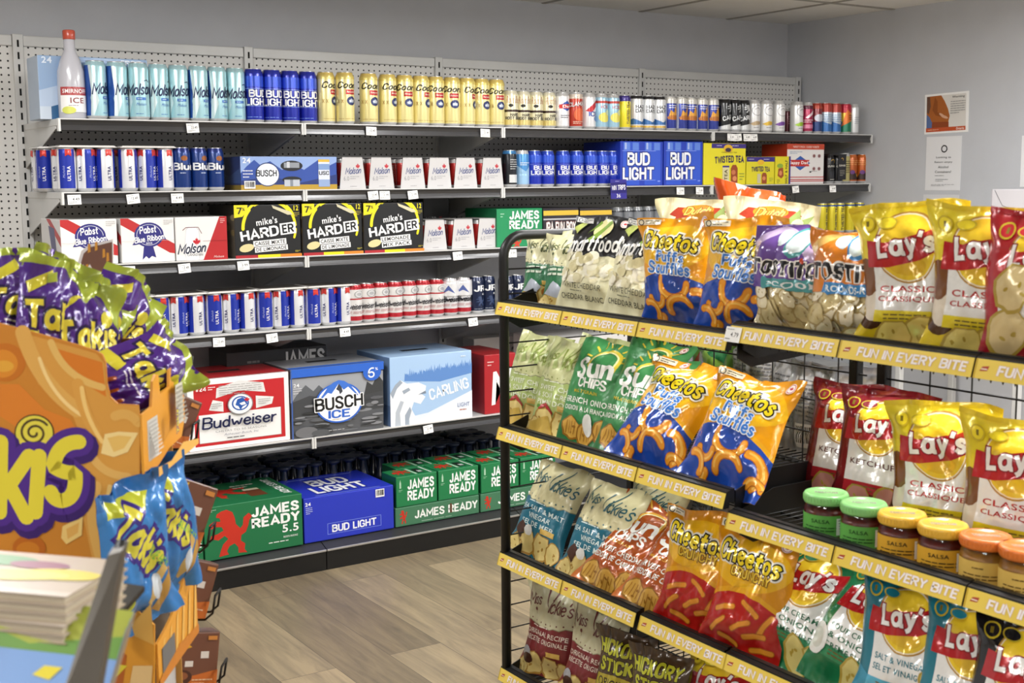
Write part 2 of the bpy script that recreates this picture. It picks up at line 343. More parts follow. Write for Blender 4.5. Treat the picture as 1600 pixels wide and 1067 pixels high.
def stroke_text(art, t, cx, cy, W, H, col, bold, shear, rot, ols, bend, sw=None):
    rows = t.split('\n'); wd = sw or .205+min(max(bold-.03, 0), .02)*3.0; gap = wd*1.25; L = []; PR = []
    for k, r in enumerate(rows):
        x = 0; G = []; gi = 0
        for chh in r:
            if chh == ' ': x += .50; continue
            gw, pl = STK[chh]; gi += 1; sm = chh.islower() or chh in 'SCOGUJ&6825'
            G += [[(px+x, py) for px, py in (chaikin(q) if sm and len(q) > 2 else q)] for q in pl]; PR += [.26*ii+.11*(gi % 2) for ii in range(len(pl))]; x += gw+gap
        L.append((x-gap, G))
    mw = max(l[0] for l in L)+wd; bw = max(l[0] for l in L); n = len(rows); lowd = 0
    lh = 1+wd+.14; S = []
    for k, (w_, G) in enumerate(L):
        y = (n-1-k)*lh; off = (bw-w_)/2
        S += [[(px+off+shear*py, py+y) for px, py in q] for q in G]
    if not S: return
    x0 = min(p[0] for q in S for p in q)-wd/2; x1 = max(p[0] for q in S for p in q)+wd/2; y0 = min(p[1] for q in S for p in q)-wd/2; y1 = max(p[1] for q in S for p in q)+wd/2
    sx = W*art.w/(x1-x0) if W else None; sy = H*art.h/(y1-y0) if H else None; sx = sx or sy; sy = sy or sx
    mx, my = (x0+x1)/2, (y0+y1)/2; c, n_ = math.cos(rot), math.sin(rot)
    def put(x, y):
        X, Y = (x-mx)*sx, (y-my)*sy
        if bend: Y -= bend*(2*X/((x1-x0)*sx))**2*(y1-y0)*sy
        return (cx*art.w+X*c-Y*n_, cy*art.h+X*n_+Y*c)
    GRP = {}
    for ex, co in [(o[0]*2.6, o[1]) for o in ols]+[(0, col)]:
        hw = wd/2+ex; first = True
        for q, par in zip(S, PR):
            V = []; T = []
            m_ = len(q); cum = 0; closed = m_ > 3 and abs(q[0][0]-q[-1][0])+abs(q[0][1]-q[-1][1]) < 1e-6
            for i, p in enumerate(q):
                a = q[i-1] if i else (q[-2] if closed else None); b = q[i+1] if i < m_-1 else (q[1] if closed else None)
                d1 = Vector((p[0]-a[0], p[1]-a[1])).normalized() if a else None; d2 = Vector((b[0]-p[0], b[1]-p[1])).normalized() if b else None
                if d1 is None: d1 = d2
                if d2 is None: d2 = d1
                tt = d1+d2; tt = tt.normalized() if tt.length > .05 else d1; nn = Vector((-tt.y, tt.x)); k_ = 1/max(.45, nn.dot(Vector((-d1.y, d1.x))))
                e = Vector((0, 0))
                if not closed and i == 0: e = -d1*(hw*.55+ex*.4)
                if not closed and i == m_-1: e = d1*(hw*.55+ex*.4)
                nn = nn*hw*min(k_, 1.9); V += [put(p[0]+e.x+nn.x, p[1]+e.y+nn.y), put(p[0]+e.x-nn.x, p[1]+e.y-nn.y)]
                if i: z = cum+2*i; T += [(z-2, z-1, z+1), (z-2, z+1, z)]
            if first: art.lay([], [], co)
            first = False; key = round(.05+par, 3)
            GRP.setdefault((art.lv, key), [[], [], co]); g = GRP[(art.lv, key)]; o = len(g[0])
            g[0].extend(V); g[1].extend([(a+o, b+o, c_+o) for a, b, c_ in T])
        for (lv_, key), (V, T, co_) in GRP.items(): art.lay(V, T, co_, key)
        GRP = {}
class Art:
    def __init__(s, w, h, bg='FFFFFF'): s.w, s.h, s.bg = w, h, C(bg); s.L = []; s.lv = -1
    def lay(s, vs, ts, col, sub=0.):
        if not sub: s.lv += 1
        s.L.append((vs, ts, C(col), s.lv+sub)); return s
    def poly(s, pts, col):
        P = [(x*s.w, y*s.h) for x, y in pts]
        s.lay(P, [tuple(t) for t in tessellate_polygon([[Vector((x, y, 0)) for x, y in P]])], col); return s
    def rect(s, x0, y0, x1, y1, col): return s.poly([(x0, y0), (x1, y0), (x1, y1), (x0, y1)], col)
    def shape(s, pts, cx, cy, W, H, col, rot=0):
        """unit-box polygon placed centred at cx, cy"""
        c, n = math.cos(rot), math.sin(rot); w_, h_ = W*s.w, H*s.h; P = []
        for x, y in pts:
            X, Y = (x-.5)*w_, (y-.5)*h_; P.append((cx*s.w+X*c-Y*n, cy*s.h+X*n+Y*c))
        s.lay(P, [tuple(t) for t in tessellate_polygon([[Vector((x, y, 0)) for x, y in P]])], col); return s
    def ell(s, cx, cy, rx, ry, col, n=22, rot=0, jit=0, seed=0):
        rn = random.Random(seed); c, si = math.cos(rot), math.sin(rot); P = []
        for k in range(n):
            a = 2*PI*k/n; j = 1+jit*(rn.random()-.5); X, Y = rx*s.w*math.cos(a)*j, ry*s.h*math.sin(a)*j
            P.append((cx*s.w+X*c-Y*si, cy*s.h+X*si+Y*c))
        s.lay([(cx*s.w, cy*s.h)]+P, [(0, 1+k, 1+(k+1) % n) for k in range(n)], col); return s
    def stroke(s, pts, wd, col, raw=False):
        P = [Vector((x*s.w, y*s.h)) for x, y in pts] if not raw else [Vector(p) for p in pts]
        hw = wd*s.w/2; vs = []; ts = []
        for i, p in enumerate(P):
            t = P[min(i+1, len(P)-1)]-P[max(i-1, 0)]
            t = t.normalized() if t.length > 0 else Vector((1, 0)); n = Vector((-t.y, t.x))*hw
            vs += [tuple(p+n), tuple(p-n)]
            if i: a = 2*i; ts += [(a-2, a-1, a+1), (a-2, a+1, a)]
        for p, d in ((P[0], P[0]-P[1]), (P[-1], P[-1]-P[-2])):
            a0 = math.atan2(d.y, d.x)-PI/2; o = len(vs); vs.append(tuple(p))
            vs += [(p.x+hw*math.cos(a0+PI*k/6), p.y+hw*math.sin(a0+PI*k/6)) for k in range(7)]
            ts += [(o, o+1+k, o+2+k) for k in range(6)]
        s.lay(vs, ts, col); return s
    def arc(s, cx, cy, r, a0, a1, wd, col, n=12, ry=None):
        ry = ry or r
        P = [(cx*s.w+r*s.w*math.cos(a0+(a1-a0)*k/n), cy*s.h+ry*s.w*math.sin(a0+(a1-a0)*k/n)) for k in range(n+1)]
        return s.stroke(P, wd, col, True)
    def text(s, t, cx, cy, W, H, col, bold=.02, shear=0, rot=0, ol=None, bend=0., ol2=None, sw=None):
        """fit text t into a box W x H (fractions) centred at cx, cy; either may be None"""
        if (bold >= .03 or sw) and all(q == ' ' or q == '\n' or q in STK for q in t):
            stroke_text(s, t, cx, cy, W, H, col, bold, shear, rot, [q for q in (ol2, ol) if q], bend, sw); return s
        vs, ts, bb = glyphs(t, bold, shear)
        bw, bh = bb[2]-bb[0], bb[3]-bb[1]
        sx = W*s.w/bw if W else None; sy = H*s.h/bh if H else None
        sx = sx or sy; sy = sy or sx
        mx, my = (bb[0]+bb[2])/2, (bb[1]+bb[3])/2; c, n = math.cos(rot), math.sin(rot)
        def put(V):
            out = []
            for x, y in V:
                X, Y = (x-mx)*sx, (y-my)*sy
                if bend: Y -= bend*(X/(bw*sx/2))**2*bh*sy
                out.append((cx*s.w+X*c-Y*n, cy*s.h+X*n+Y*c))
            return out
        for q in (ol2, ol):
            if q:
                v2, t2, _ = glyphs(t, bold+q[0], shear, bold); s.lay(put(v2), t2, q[1])
        s.lay(put(vs), ts, col); return s
    def lines(s, x0, y0, x1, y1, n, col, seed=0, wd=.35):
        """small print, as fine broken bars"""
        rn = random.Random(seed); hh = (y1-y0)/n
        for i in range(n):
            y = y1-(i+.5)*hh; x = x0
            end = x1 if i < n-1 else x0+(x1-x0)*.6
            while x < end:
                l = (x1-x0)*rn.uniform(.08, .24); s.rect(x, y-hh*wd/2, min(end, x+l), y+hh*wd/2, col); x += l+(x1-x0)*.03
        return s
    def barcode(s, x0, y0, x1, y1):
        s.rect(x0, y0, x1, y1, 'F2F2F2'); n = 13; rn = random.Random(3)
        for i in range(n):
            x = x0+(x1-x0)*(.08+.84*i/n); s.rect(x, y0+(y1-y0)*.2, x+(x1-x0)*.84/n*rn.uniform(.3, .75), y1-(y1-y0)*.1, '202020')
        return s
    def chip(s, cx, cy, r, col='E8C860', edge='C89A3C', seed=0, rot=0, asp=.8):
        q = s.w/s.h; s.ell(cx, cy, r, r*asp*q, edge, 18, rot, .18, seed); s.ell(cx+r*.04, cy+r*.03, r*.88, r*asp*.86*q, col, 18, rot, .18, seed)
        rn = random.Random(seed+9); c = C(edge)
        for k in range(3):
            a = rn.uniform(0, 2*PI); d = rn.uniform(.2, .55)*r
            s.ell(cx+d*math.cos(a), cy+d*math.sin(a)*asp*s.w/s.h, r*.13, r*.07*q, edge, 8, rn.uniform(0, 3))
        return s
    def puff(s, cx, cy, r, a0, a1, wd, col='F2A02A', edge='B8641A'):
        s.arc(cx, cy, r, a0, a1, wd*1.22, edge, 10); s.arc(cx, cy, r, a0, a1, wd, col, 10)
        return s.arc(cx, cy, r+wd*.15, a0+.15, a1-.15, wd*.28, 'FFC75C', 8)
def fine(vs, ts, L):
    """split triangles so that no edge is longer than L (shared edges split alike)"""
    V = list(vs); T = list(ts); L2 = L*L
    for _ in range(7):
        mid = {}; out = []; ch = False
        def mp(a, b):
            k = (a, b) if a < b else (b, a)
            if k in mid: return mid[k]
            p, q = V[a], V[b]
            if (p[0]-q[0])**2+(p[1]-q[1])**2 > L2:
                mid[k] = len(V); V.append(((p[0]+q[0])/2, (p[1]+q[1])/2))
            else: mid[k] = None
            return mid[k]
        for a, b, c in T:
            x, y, z = mp(a, b), mp(b, c), mp(c, a)
            n = (x is not None)+(y is not None)+(z is not None)
            if n == 0: out.append((a, b, c)); continue
            ch = True
            if n == 3: out += [(a, x, z), (x, b, y), (z, y, c), (x, y, z)]
            else:
                while True:
                    if n == 1 and x is not None: out += [(a, x, c), (x, b, c)]; break
                    if n == 2 and z is None: out += [(x, b, y), (a, x, y), (a, y, c)]; break
                    a, b, c, x, y, z = b, c, a, y, z, x
        T = out
        if not ch: break
    return V, T
def apply(mb, art, mapf, L=None, eps=.0006, d=.0002, mi=0, smooth=False):
    for vs, ts, col, i in art.L:
        if L: vs, ts = fine(vs, ts, L)
        e = eps+i*d; out = []
        for x, y in vs:
            out.append(mapf(min(max(x, 0), art.w), min(max(y, 0), art.h), e))
        good = []
        for a, b, c in ts:
            p, q, r = vs[a], vs[b], vs[c]
            ar = (q[0]-p[0])*(r[1]-p[1])-(r[0]-p[0])*(q[1]-p[1])
            if abs(ar) < 1e-12: continue
            good.append((a, b, c) if ar > 0 else (a, c, b))
        mb.add(out, good, col, mi, smooth)

LION = [(.30,.98),(.42,1.0),(.55,.93),(.60,.80),(.62,.66),(.72,.55),(.78,.62),(.80,.78),(.92,.86),(1.0,.78),(.93,.70),(.90,.58),(.84,.45),(.74,.40),(.72,.28),(.82,.20),(.80,.08),(.86,.0),(.66,.02),(.66,.14),(.58,.24),(.46,.20),(.40,.10),(.44,.02),(.22,.0),(.26,.12),(.32,.26),(.44,.36),(.36,.44),(.22,.36),(.10,.40),(.02,.36),(.06,.48),(.20,.50),(.34,.56),(.30,.64),(.16,.66),(.06,.62),(.02,.72),(.12,.78),(.28,.76),(.26,.84),(.18,.86),(.20,.93)]
_h = [(.5,1),(.58,.80),(.69,.86),(.65,.60),(.80,.72),(.84,.64),(1,.66),(.94,.52),(.98,.46),(.72,.28),(.75,.20),(.53,.24),(.53,.0)]
LEAF = _h+[(1-x, y) for x, y in reversed(_h[1:])]
HEART = [(.5,0),(.1,.4),(0,.7),(.12,.95),(.32,1),(.5,.82),(.68,1),(.88,.95),(1,.7),(.9,.4)]

# ================================================================== ROOM
XW, YW = 4.18, .112
XL, YF = -5.2, -8.2
mb = MB(); mb.box((XL, YF, -.05), (XW, YW, 0)); struct(mb.build('floor', 'floor'))
mb = MB(); mb.box((XL, YW, 0), (XW, YW+.1, CEIL)); struct(mb.build('wall_back', 'wall'))
mb = MB(); mb.box((XW, YF, 0), (XW+.1, YW+.1, CEIL)); struct(mb.build('wall_right', 'wall'))
mb = MB(); mb.box((XL-.1, YF, 0), (XL, YW+.1, CEIL)); struct(mb.build('wall_left', 'wall'))
mb = MB(); mb.box((XL, YF-.1, 0), (XW, YF, CEIL)); struct(mb.build('wall_front', 'wall'))
mb = MB(); mb.box((XL, YF, CEIL), (XW, YW, CEIL+.06)); struct(mb.build('ceiling', 'ceil'))
mb = MB()
for k in range(16): mb.box((XW-.46-.61*k-.012, YF, CEIL-.004), (XW-.46-.61*k+.012, YW, CEIL+.001))
for k in range(7): mb.box((XL, YW-.74-1.22*k-.012, CEIL-.0045), (XW, YW-.74-1.22*k+.012, CEIL+.001))
struct(mb.build('trim_1', 'tbar'))

for i, (lx, ly, pw) in enumerate(LIGHTS):
    t = tag(empty('ceiling_light', (lx, ly, CEIL)), 'ceiling light panel over the shop floor, out of the frame', 'ceiling light', 'ceiling light panels')
    mb = MB()
    for a in (-1, 1):
        mb.box((a*.30-.02, -.62, -.012), (a*.30+.02, .62, 0)); mb.box((-.32, a*.60-.02, -.012), (.32, a*.60+.02, 0))
    mb.build('frame', 'tbar', t)
    mb = MB(); mb.prism([(-.15, 0), (.15, 0), (.15, -.05), (.10, -.085), (-.10, -.085), (-.15, -.05)], 1, -.58, .58, 'FFFFFF'); mb.build('diffuser', M['lamp'], t)

# ================================================================== WALL SHELVING
SEAM = [-.914, 0., .914, 1.828, 3.0201, 4.1399]
SH = [(1.743, .5492), (1.4897, .5449), (1.2333, .5449), (.9496, .5449), (.5168, .5649)]
TOPZ = 2.0737
TAGS = {(0, 1): [301], (0, 2): [580, 758], (0, 4): [1142, 1153, 1167, 1178],
        (1, 1): [116, 208, 277], (1, 2): [583, 601, 645], (1, 3): [1063, 1093], (1, 4): [1128, 1243, 1301], (1, 3.5): [],
        (2, 1): [201, 288, 380], (2, 2): [715], (2, 3): [800], (3, 1): [342, 425], (3, 2): [539, 739], (4, 2): [669]}
TILT = random.Random(4)
for i in range(5):
    xa, xb = SEAM[i], SEAM[i+1]; W = xb-xa
    nm = ['bare perforated end section of grey wall shelving at left edge', 'grey wall shelving section holding pale blue tall cans on top',
          'grey wall shelving section holding yellow tall cans on top', 'grey wall shelving section behind the black snack rack',
          'grey wall shelving section at the corner, with short mixed cans on top'][i]
    T = tag(empty('wall_shelving', (xa, 0, 0)), nm, 'shelving', 'wall shelving sections')
    mb = MB(); mb.box((.016, -.006, 1.2), (W-.016, .03, TOPZ-.04)); mb.build('perforated_panel', 'pegboard', T)
    mb = MB(); mb.box((.016, -.006, .0), (W-.016, .03, 1.2)); mb.build('solid_panel', 'panel', T)
    mb = MB(); mb.box((.02, -.016, TOPZ-.04), (W-.02, .03, TOPZ), bev=.003); mb.build('top_rail', 'shelf', T)
    for xx in ([0] if i < 4 else [0, W]):
        mb = MB(); mb.box((xx-.019, -.02, 0), (xx+.019, .09, TOPZ+.004), bev=.002)
        z = .14
        while z < TOPZ-.03:
            mb.box((xx-.0035, -.0212, z), (xx+.0035, -.02, z+.026), mi=1); z += .045
        mb.build('upright', ['shelf', 'hollow'], T)
    if i == 0: continue
    for si, (z, d) in enumerate(SH):
        mb = MB(); mb.box((.003, -d+.016, z-.024), (W-.003, -.02, z), bev=.002)
        s = mb.build('shelf', 'shelf', T)
        mb = MB()
        mb.prism([(-d+.016, z-.002), (-d+.002, z-.002), (-d-.002, z-.006), (-d+.003, z-.012), (-d+.006, z-.022), (-d+.003, z-.032), (-d+.001, z-.040), (-d+.008, z-.042), (-d+.018, z-.042)], 0, .006, W-.006, 'FFFFFF', 0)
        mb.box((.002, -d-.001, z-.0035), (W-.002, -d+.022, z+.0005), mi=1)
        for xx in (.001, W-.009): mb.box((xx, -d-.004, z-.044), (xx+.008, -d+.018, z-.001), mi=1)
        mb.build('price_rail', ['rail', 'railw'], s)
        for xx in (.004, W-.0075):
            mb = MB(); mb.prism([(-.022, z-.024), (-d+.05, z-.024), (-d+.05, z-.034), (-.022, z-.165)], 0, xx, xx+.0035, 'FFFFFF')
            mb.build('bracket', 'shelf', s)
        for px in TAGS.get((si, i), []):
            x = gx(px, -d-.004, z-.02)-xa
            a = Art(.046, .034, 'F7F7F5'); a.text(TILT.choice(['13.49', '23.49', '21.49', '4.49', '3.99']), .62, .55, .5, .3, '3A3A3A', .01)
            a.lines(.08, .1, .7, .32, 2, '707070', int(px)); a.lines(.08, .75, .9, .92, 1, 'B0B0B0', int(px)+1)
            mb = MB(); tl = TILT.uniform(-.1, .06); dz = .004
            mb.box((-.023, -.0008, -.017), (.023, 0, .017), 'F7F7F5')
            apply(mb, a, lambda u, v, e: (u-.023, -.0008-e, v-.017), None, .0002, .0001)
            o = mb.build('price_tag', 'paper', s, (x, -d-.0045, z-.026)); o.rotation_euler = (-.1, tl, 0)
    # base deck and kick plate
    mb = MB(); mb.box((.002, -.60, .088), (W-.002, -.02, .105), bev=.002)
    mb.prism([(-.60, .105), (-.60, .09), (-.652, .072), (-.657, .084)], 0, .002, W-.002, 'FFFFFF')
    dk = mb.build('base_deck', 'deckp', T)
    mb = MB(); mb.box((.002, -.661, .0765), (W-.002, -.655, .0845), bev=.001); mb.build('deck_edge', 'alu', dk)
    mb = MB(); mb.box((.002, -.655, 0), (W-.002, -.64, .076)); mb.build('kick_plate', 'kick', T)
DECK = .1055

# ================================================================== CANS
def can_art(r, h, bg): return Art(2*PI*r, h*.86, bg)
_can = {}
def can_mesh(key, r, h, art, shoulder=None, lid='C4C4C4', foot='BFBFBF', neck=False):
    mb = MB(); sh = shoulder or 'C2C2C2'; n = 28
    prof = [(r*.80, .0), (r*.86, .002), (r*.99, .009), (r, .012), (r, h*.45), (r, h-.022), (r*.97, h-.016), (r*.86, h-.006), (r*.83, h-.002)]
    b = art.bg
    if neck:
        mb.lathe([(r*.9, 0), (r, .006), (r, h*.56), (r*.93, h*.62), (r*.62, h*.74), (r*.46, h*.84), (r*.44, h*.95)], n, sh)
        ml = MB(); ml.lathe([(r*.46, h*.945), (r*.50, h*.95), (r*.50, h-.002), (r*.44, h), (.0001, h)], n, '2A3A5E')
        _can[key] = (mb.data('bottle_body', 'frost'), ml.data('bottle_cap', 'can'), r, h); return key
    mb.lathe(prof, n, [foot, foot, foot, b, b, b, sh, sh])
    z0 = .0125
    def mp(u, v, e):
        a = (u/art.w-.5)*2*PI; rr = r+e
        z = z0+v
        if z > h-.022: rr = r*(1-.03*min(1, (z-(h-.022))/.006))+e
        return (rr*math.sin(a), -rr*math.cos(a), z)
    apply(mb, art, mp, .0065, .0006, .0002, 0, True)
    me = mb.data('can_body', 'can')
    ml = MB(); ml.lathe([(r*.835, h-.0025), (r*.845, h), (r*.80, h+.0004), (r*.78, h-.003)], n, 'C8C8C8'); ml.disc(r*.78, h-.003, n)
    ml.box((-r*.16, -r*.5, h-.0028), (r*.16, r*.12, h-.0012))
    _can[key] = (me, ml.data('can_lid', 'alu'), r, h); return key
def put_can(key, x, y, z, rz=0., label=None, cat='drink can', group=None, parent=None, name='drink_can'):
    me, ml, r, h = _can[key]
    o = bpy.data.objects.new(name if parent is None else 'can', me); COL.objects.link(o)
    l = bpy.data.objects.new('lid', ml); COL.objects.link(l); l.parent = o
    o.location = (x, y, z); o.rotation_euler = (0, 0, rz)
    if parent is not None: o.parent = parent
    else: tag(o, label, cat, group)
    return o

RT, HT = .0368, .203; RS, HS = .0330, .158; RN, HN = .0288, .156; RL, HL = .0280, .119
a = can_art(RT, HT, 'A9D4DC')
a.poly([(.10, 0), (.33, 0), (.28, .35), (.34, .62), (.30, 1), (.10, 1)], '2450A0'); a.poly([(.28, 0), (.33, 0), (.41, .3), (.35, .62), (.30, 1), (.26, 1), (.30, .5)], 'D6E8EA')
a.text('Molson', .53, .55, .46, .24, '16224E', .012, .40, .08, sw=.18); a.stroke([(.60, .72), (.66, .74), (.68, .70)], .012, '16224E')
a.rect(.47, .33, .62, .385, '3E6FB4'); a.lines(.49, .345, .60, .37, 1, 'E8F2F4', 2); a.text('Molson', .545, .25, .15, .06, '3E6FB4', .0, .4); a.lines(.46, .04, .64, .07, 1, '3E6FB4')
can_mesh('paleblue', RT, HT, a, 'A4C8D0')
a = can_art(RT, HT, '1C2AA4')
a.rect(0, .70, 1, .93, '2E50CC'); a.text('BUD\nLIGHT', .5, .47, .46, .34, 'F4F6FA', .03, 0, 0, (.035, '0E1A70'))
for q in ((.24, .285, .76, .295), (.24, .655, .76, .665), (.24, .285, .25, .665)): a.rect(*q, '8FA6EC')
a.lines(.3, .03, .7, .07, 1, '6F8AE0')
can_mesh('bluetall', RT, HT, a, '202C9C')
a = can_art(RT, HT, 'EDE09C')
a.rect(0, .93, 1, 1, 'DECB74'); a.text('Coors', .5, .80, .44, .15, '1C1A16', .02, .30, sw=.20)
a.rect(.43, .59, .61, .70, 'B4262C'); a.text('Banquet', .52, .645, .15, .05, 'F6E9D4', .01, .3)
a.ell(.53, .45, .085, .10, '2C3566'); a.poly([(.48, .41), (.53, .51), (.58, .41)], '9FB2C8'); a.ell(.53, .45, .05, .03, 'C8CEDA')
for x in (.30, .37, .68, .75): a.text('X', x, .44, .04, .08, 'A07A34', .01)
a.lines(.3, .04, .75, .06, 1, 'A8832E')
can_mesh('yellowtall', RT, HT, a, 'D9C06A')
def plain(key, r, h, bg, fn, sh=None):
    a = can_art(r, h, bg); fn(a); can_mesh(key, r, h, a, sh); return key
plain('rootbeer', RS, HS, 'E9E2BE', lambda a: (a.rect(0, 0, 1, .16, 'D9C67E'), a.text('Root Beer', .5, .78, .36, .22, 'B98C70', .0, .35), a.text('HARD\nROOT BEER', .5, .26, .40, .2, '1E1A18', .03), a.rect(.24, .40, .76, .47, '3A2620'), a.ell(.42, .60, .05, .05, '1E1A18')), 'DDD8C0')
plain('whiteredblue', RS, HS, 'EFEFF2', lambda a: (a.poly([(.3, .62), (.5, .80), (.7, .62), (.5, .47)], '2E4FA0'), a.poly([(.32, .68), (.68, .70), (.68, .56), (.32, .55)], 'D0382E'), a.text('Dad', .5, .62, .2, .09, 'FFFFFF', .02), a.lines(.36, .24, .64, .36, 2, '3A3A46', 2)))
plain('redclam', RS, HS*1.02, 'B93A24', lambda a: (a.rect(0, .86, 1, 1, 'D8C8B8'), a.text('CLAMATO', .5, .70, .5, .14, 'F4EDE6', .03, .1, .08, (.03, '1A2A50')), a.ell(.5, .36, .14, .2, 'D8643A'), a.lines(.35, .06, .65, .16, 2, 'F0D0B8')))
plain('whitepink', RS, HS, 'E8E8EA', lambda a: (a.poly([(.3, .5), (.62, .9), (.72, .85), (.44, .45)], 'C22E36'), a.text('ICE', .5, .4, .25, .16, '27469A', .03), a.ell(.6, .25, .1, .1, '5D88C8')))
plain('skyice', RS, HS, 'A3CADF', lambda a: (a.rect(.28, .76, .72, .84, 'B8443C'), a.text('ICE', .5, .64, .18, .1, 'B8443C', .02), a.ell(.5, .3, .14, .16, 'E8DC6A'), a.ell(.62, .46, .10, .10, 'D8E6B8')))
plain('teacan', RN, HN, 'E8D62A', lambda a: (a.rect(0, .86, 1, 1, '3A2C7C'), a.text('TWISTED TEA', .5, .47, None, .10, '241C40', .03, 0, PI/2), a.ell(.66, .5, .05, .25, 'A0622A')), '3A2C7C')
plain('hazy', RS, HS, 'E6E8EA', lambda a: (a.text('HAZY\nDAYS', .5, .62, .3, .26, '1C1C22', .03), a.poly([(0, .16), (.3, .3), (.5, .18), (.7, .32), (1, .18), (1, .1), (0, .1)], '3C6EA8'), a.rect(0, .0, 1, .06, 'D8B04A')), '26262A')
plain('bluegold', RS, HS, '2A3A94', lambda a: (a.rect(0, .84, 1, 1, 'D4D2CC'), a.poly([(.36, .3), (.42, .62), (.5, .52), (.56, .78), (.64, .5), (.68, .28)], 'D89A36'), a.rect(.28, 0, .33, .84, 'C8D0E4'), a.rect(.72, 0, .75, .84, 'C8D0E4'), a.ell(.5, .36, .16, .08, 'B06A24'), a.lines(.38, .66, .66, .80, 2, 'E6E6EE')), 'DAD8D2')
plain('carlblack', RS, HS, '17181A', lambda a: (a.poly([(.1, .05), (.9, .30), (.9, 0), (.1, 0)], 'D6D8D8'), a.text('CARLING', .58, .44, .52, .16, 'E8EAEA', .03, .05, .2), a.shape(LION, .56, .74, .26, .28, 'C8CACA')), '1C1C1E')
for k, c in (('clawgold', 'D8B23C'), ('clawpurple', '6E3E94'), ('clawlime', '9FC63C'), ('clawgrey', 'B8A07A')):
    plain(k, RS, HS, 'E3E3E2', lambda a, c=c: (a.ell(.5, .70, .15, .19, '8A8A8C'), a.ell(.5, .70, .135, .17, 'E6E6E6'), a.arc(.5, .68, .07, .3, 2.6, .02, '9A9A9C'), a.poly([(.3, .22), (.46, .32), (.62, .30), (.74, .40), (.7, .26), (.52, .18), (.4, .16)], c), a.lines(.4, .06, .62, .12, 1, '808080')))
plain('darkred', RN, .13, '5A1626', lambda a: (a.lines(.4, .3, .6, .7, 4, 'C08A90', 2),))
plain('pinkred', RN, HN, 'A8244E', lambda a: (a.poly([(.36, .5), (.6, .76), (.66, .7), (.42, .46)], 'F6E2EA'), a.rect(0, .82, 1, .94, '5A2038'), a.rect(0, .1, 1, .24, 'D880A0'), a.lines(.3, .3, .7, .44, 2, 'F2D8E0')))
plain('bluered', RN, HN, '7E2A34', lambda a: (a.rect(0, .0, 1, .36, '203E78'), a.ell(.5, .5, .16, .14, 'C8CCD8'), a.rect(0, .84, 1, .96, 'B0402E')), 'B0402E')
plain('redblue', RS, HS, 'C9D6E2', lambda a: (a.rect(0, .72, 1, 1, 'B03A2E'), a.rect(0, .0, 1, .26, '2E6CB0'), a.lines(.28, .34, .74, .66, 4, '7C98B8', 3), a.poly([(0, .26), (.25, .4), (.5, .26), (.75, .4), (1, .26)], '2E6CB0')), 'B0402E')
plain('rasta', RS, HS, 'D8B42A', lambda a: (a.rect(0, .72, 1, 1, 'B8203A'), a.rect(0, 0, 1, .40, '1E7A5A'), a.poly([(.3, .2), (.45, .84), (.7, .5)], 'E2782A'), a.lines(.5, .44, .7, .66, 3, '3A1E1A', 2)), 'B8203A')
plain('whiteplain', RN, HN, 'E4E6E8', lambda a: (a.lines(.4, .3, .6, .6, 4, 'A0A6AC'),))
plain('bluesmall', RS, HS, '1E33AE', lambda a: (a.rect(0, .68, 1, .92, '3258CE'), a.text('BUD\nLIGHT', .5, .44, .42, .30, 'F4F6FA', .03), a.rect(.24, .26, .76, .268, '8FA6EC'), a.rect(.24, .62, .76, .628, '8FA6EC')), '2A48B4')
plain('blackcan', RS, HS, '191C22', lambda a: (a.rect(.4, .05, .6, .3, 'D8DADA'), a.lines(.42, .45, .58, .8, 5, 'C8CACA', 2)), '3A78B0')
plain('icybus', RS, HS, '4E8FCC', lambda a: (a.poly([(0, .3), (.3, .6), (.5, .4), (.7, .7), (1, .3), (1, 0), (0, 0)], '9CC4E6'), a.lines(.38, .58, .62, .70, 2, 'F0F4F8', 2)))
plain('orangecan', RS*.97, HS*.97, 'B85A1E', lambda a: (a.poly([(.25, .05), (.4, .45), (.55, .25), (.7, .5), (.8, .05)], '3A2620'), a.ell(.42, .35, .07, .08, '6A3A7A'), a.ell(.62, .22, .08, .07, 'D8B23A'), a.lines(.3, .62, .7, .84, 3, 'E8A458')), 'C8682A')
plain('palegold', RS, HS, 'C8BC7A', lambda a: (a.lines(.4, .3, .6, .8, 6, '5A4A2A', 2),))
plain('navyblue', RS, HS, '123478', lambda a: (a.text('Blue', .5, .56, .44, .20, 'F0F2F6', .03, 0, 0, (.03, '0A1E4E')), a.ell(.5, .78, .06, .07, '9A5A2A'), a.lines(.42, .35, .58, .42, 1, 'B8C4DE', 2)), '1C2E74')
def ultra(a):
    a.rect(.34, 0, .62, 1, '2236A6'); a.rect(.84, 0, 1, 1, '2236A6'); a.rect(.0, 0, .10, 1, '2236A6')
    a.text('ULTRA', .50, .38, None, .085, 'F4F4F6', .02, 0, PI/2); a.text('Michelob', .42, .42, None, .055, 'A8B4E8', 0, .4, PI/2)
    a.text('ULTRA', .75, .38, None, .085, '2A2A66', .02, 0, PI/2); a.text('ULTRA', .25, .38, None, .085, '2A2A66', .02, 0, PI/2); a.text('ULTRA', .95, .38, None, .08, 'F4F4F6', .02, 0, PI/2)
    for x in (.50, .75, .25, .95): a.poly([(x-.05, 1), (x+.05, 1), (x+.05, .82), (x, .86), (x-.05, .82)], 'C8362E')
plain('ultra', RS, HS, 'E4E5E8', ultra, 'D0D2D6')
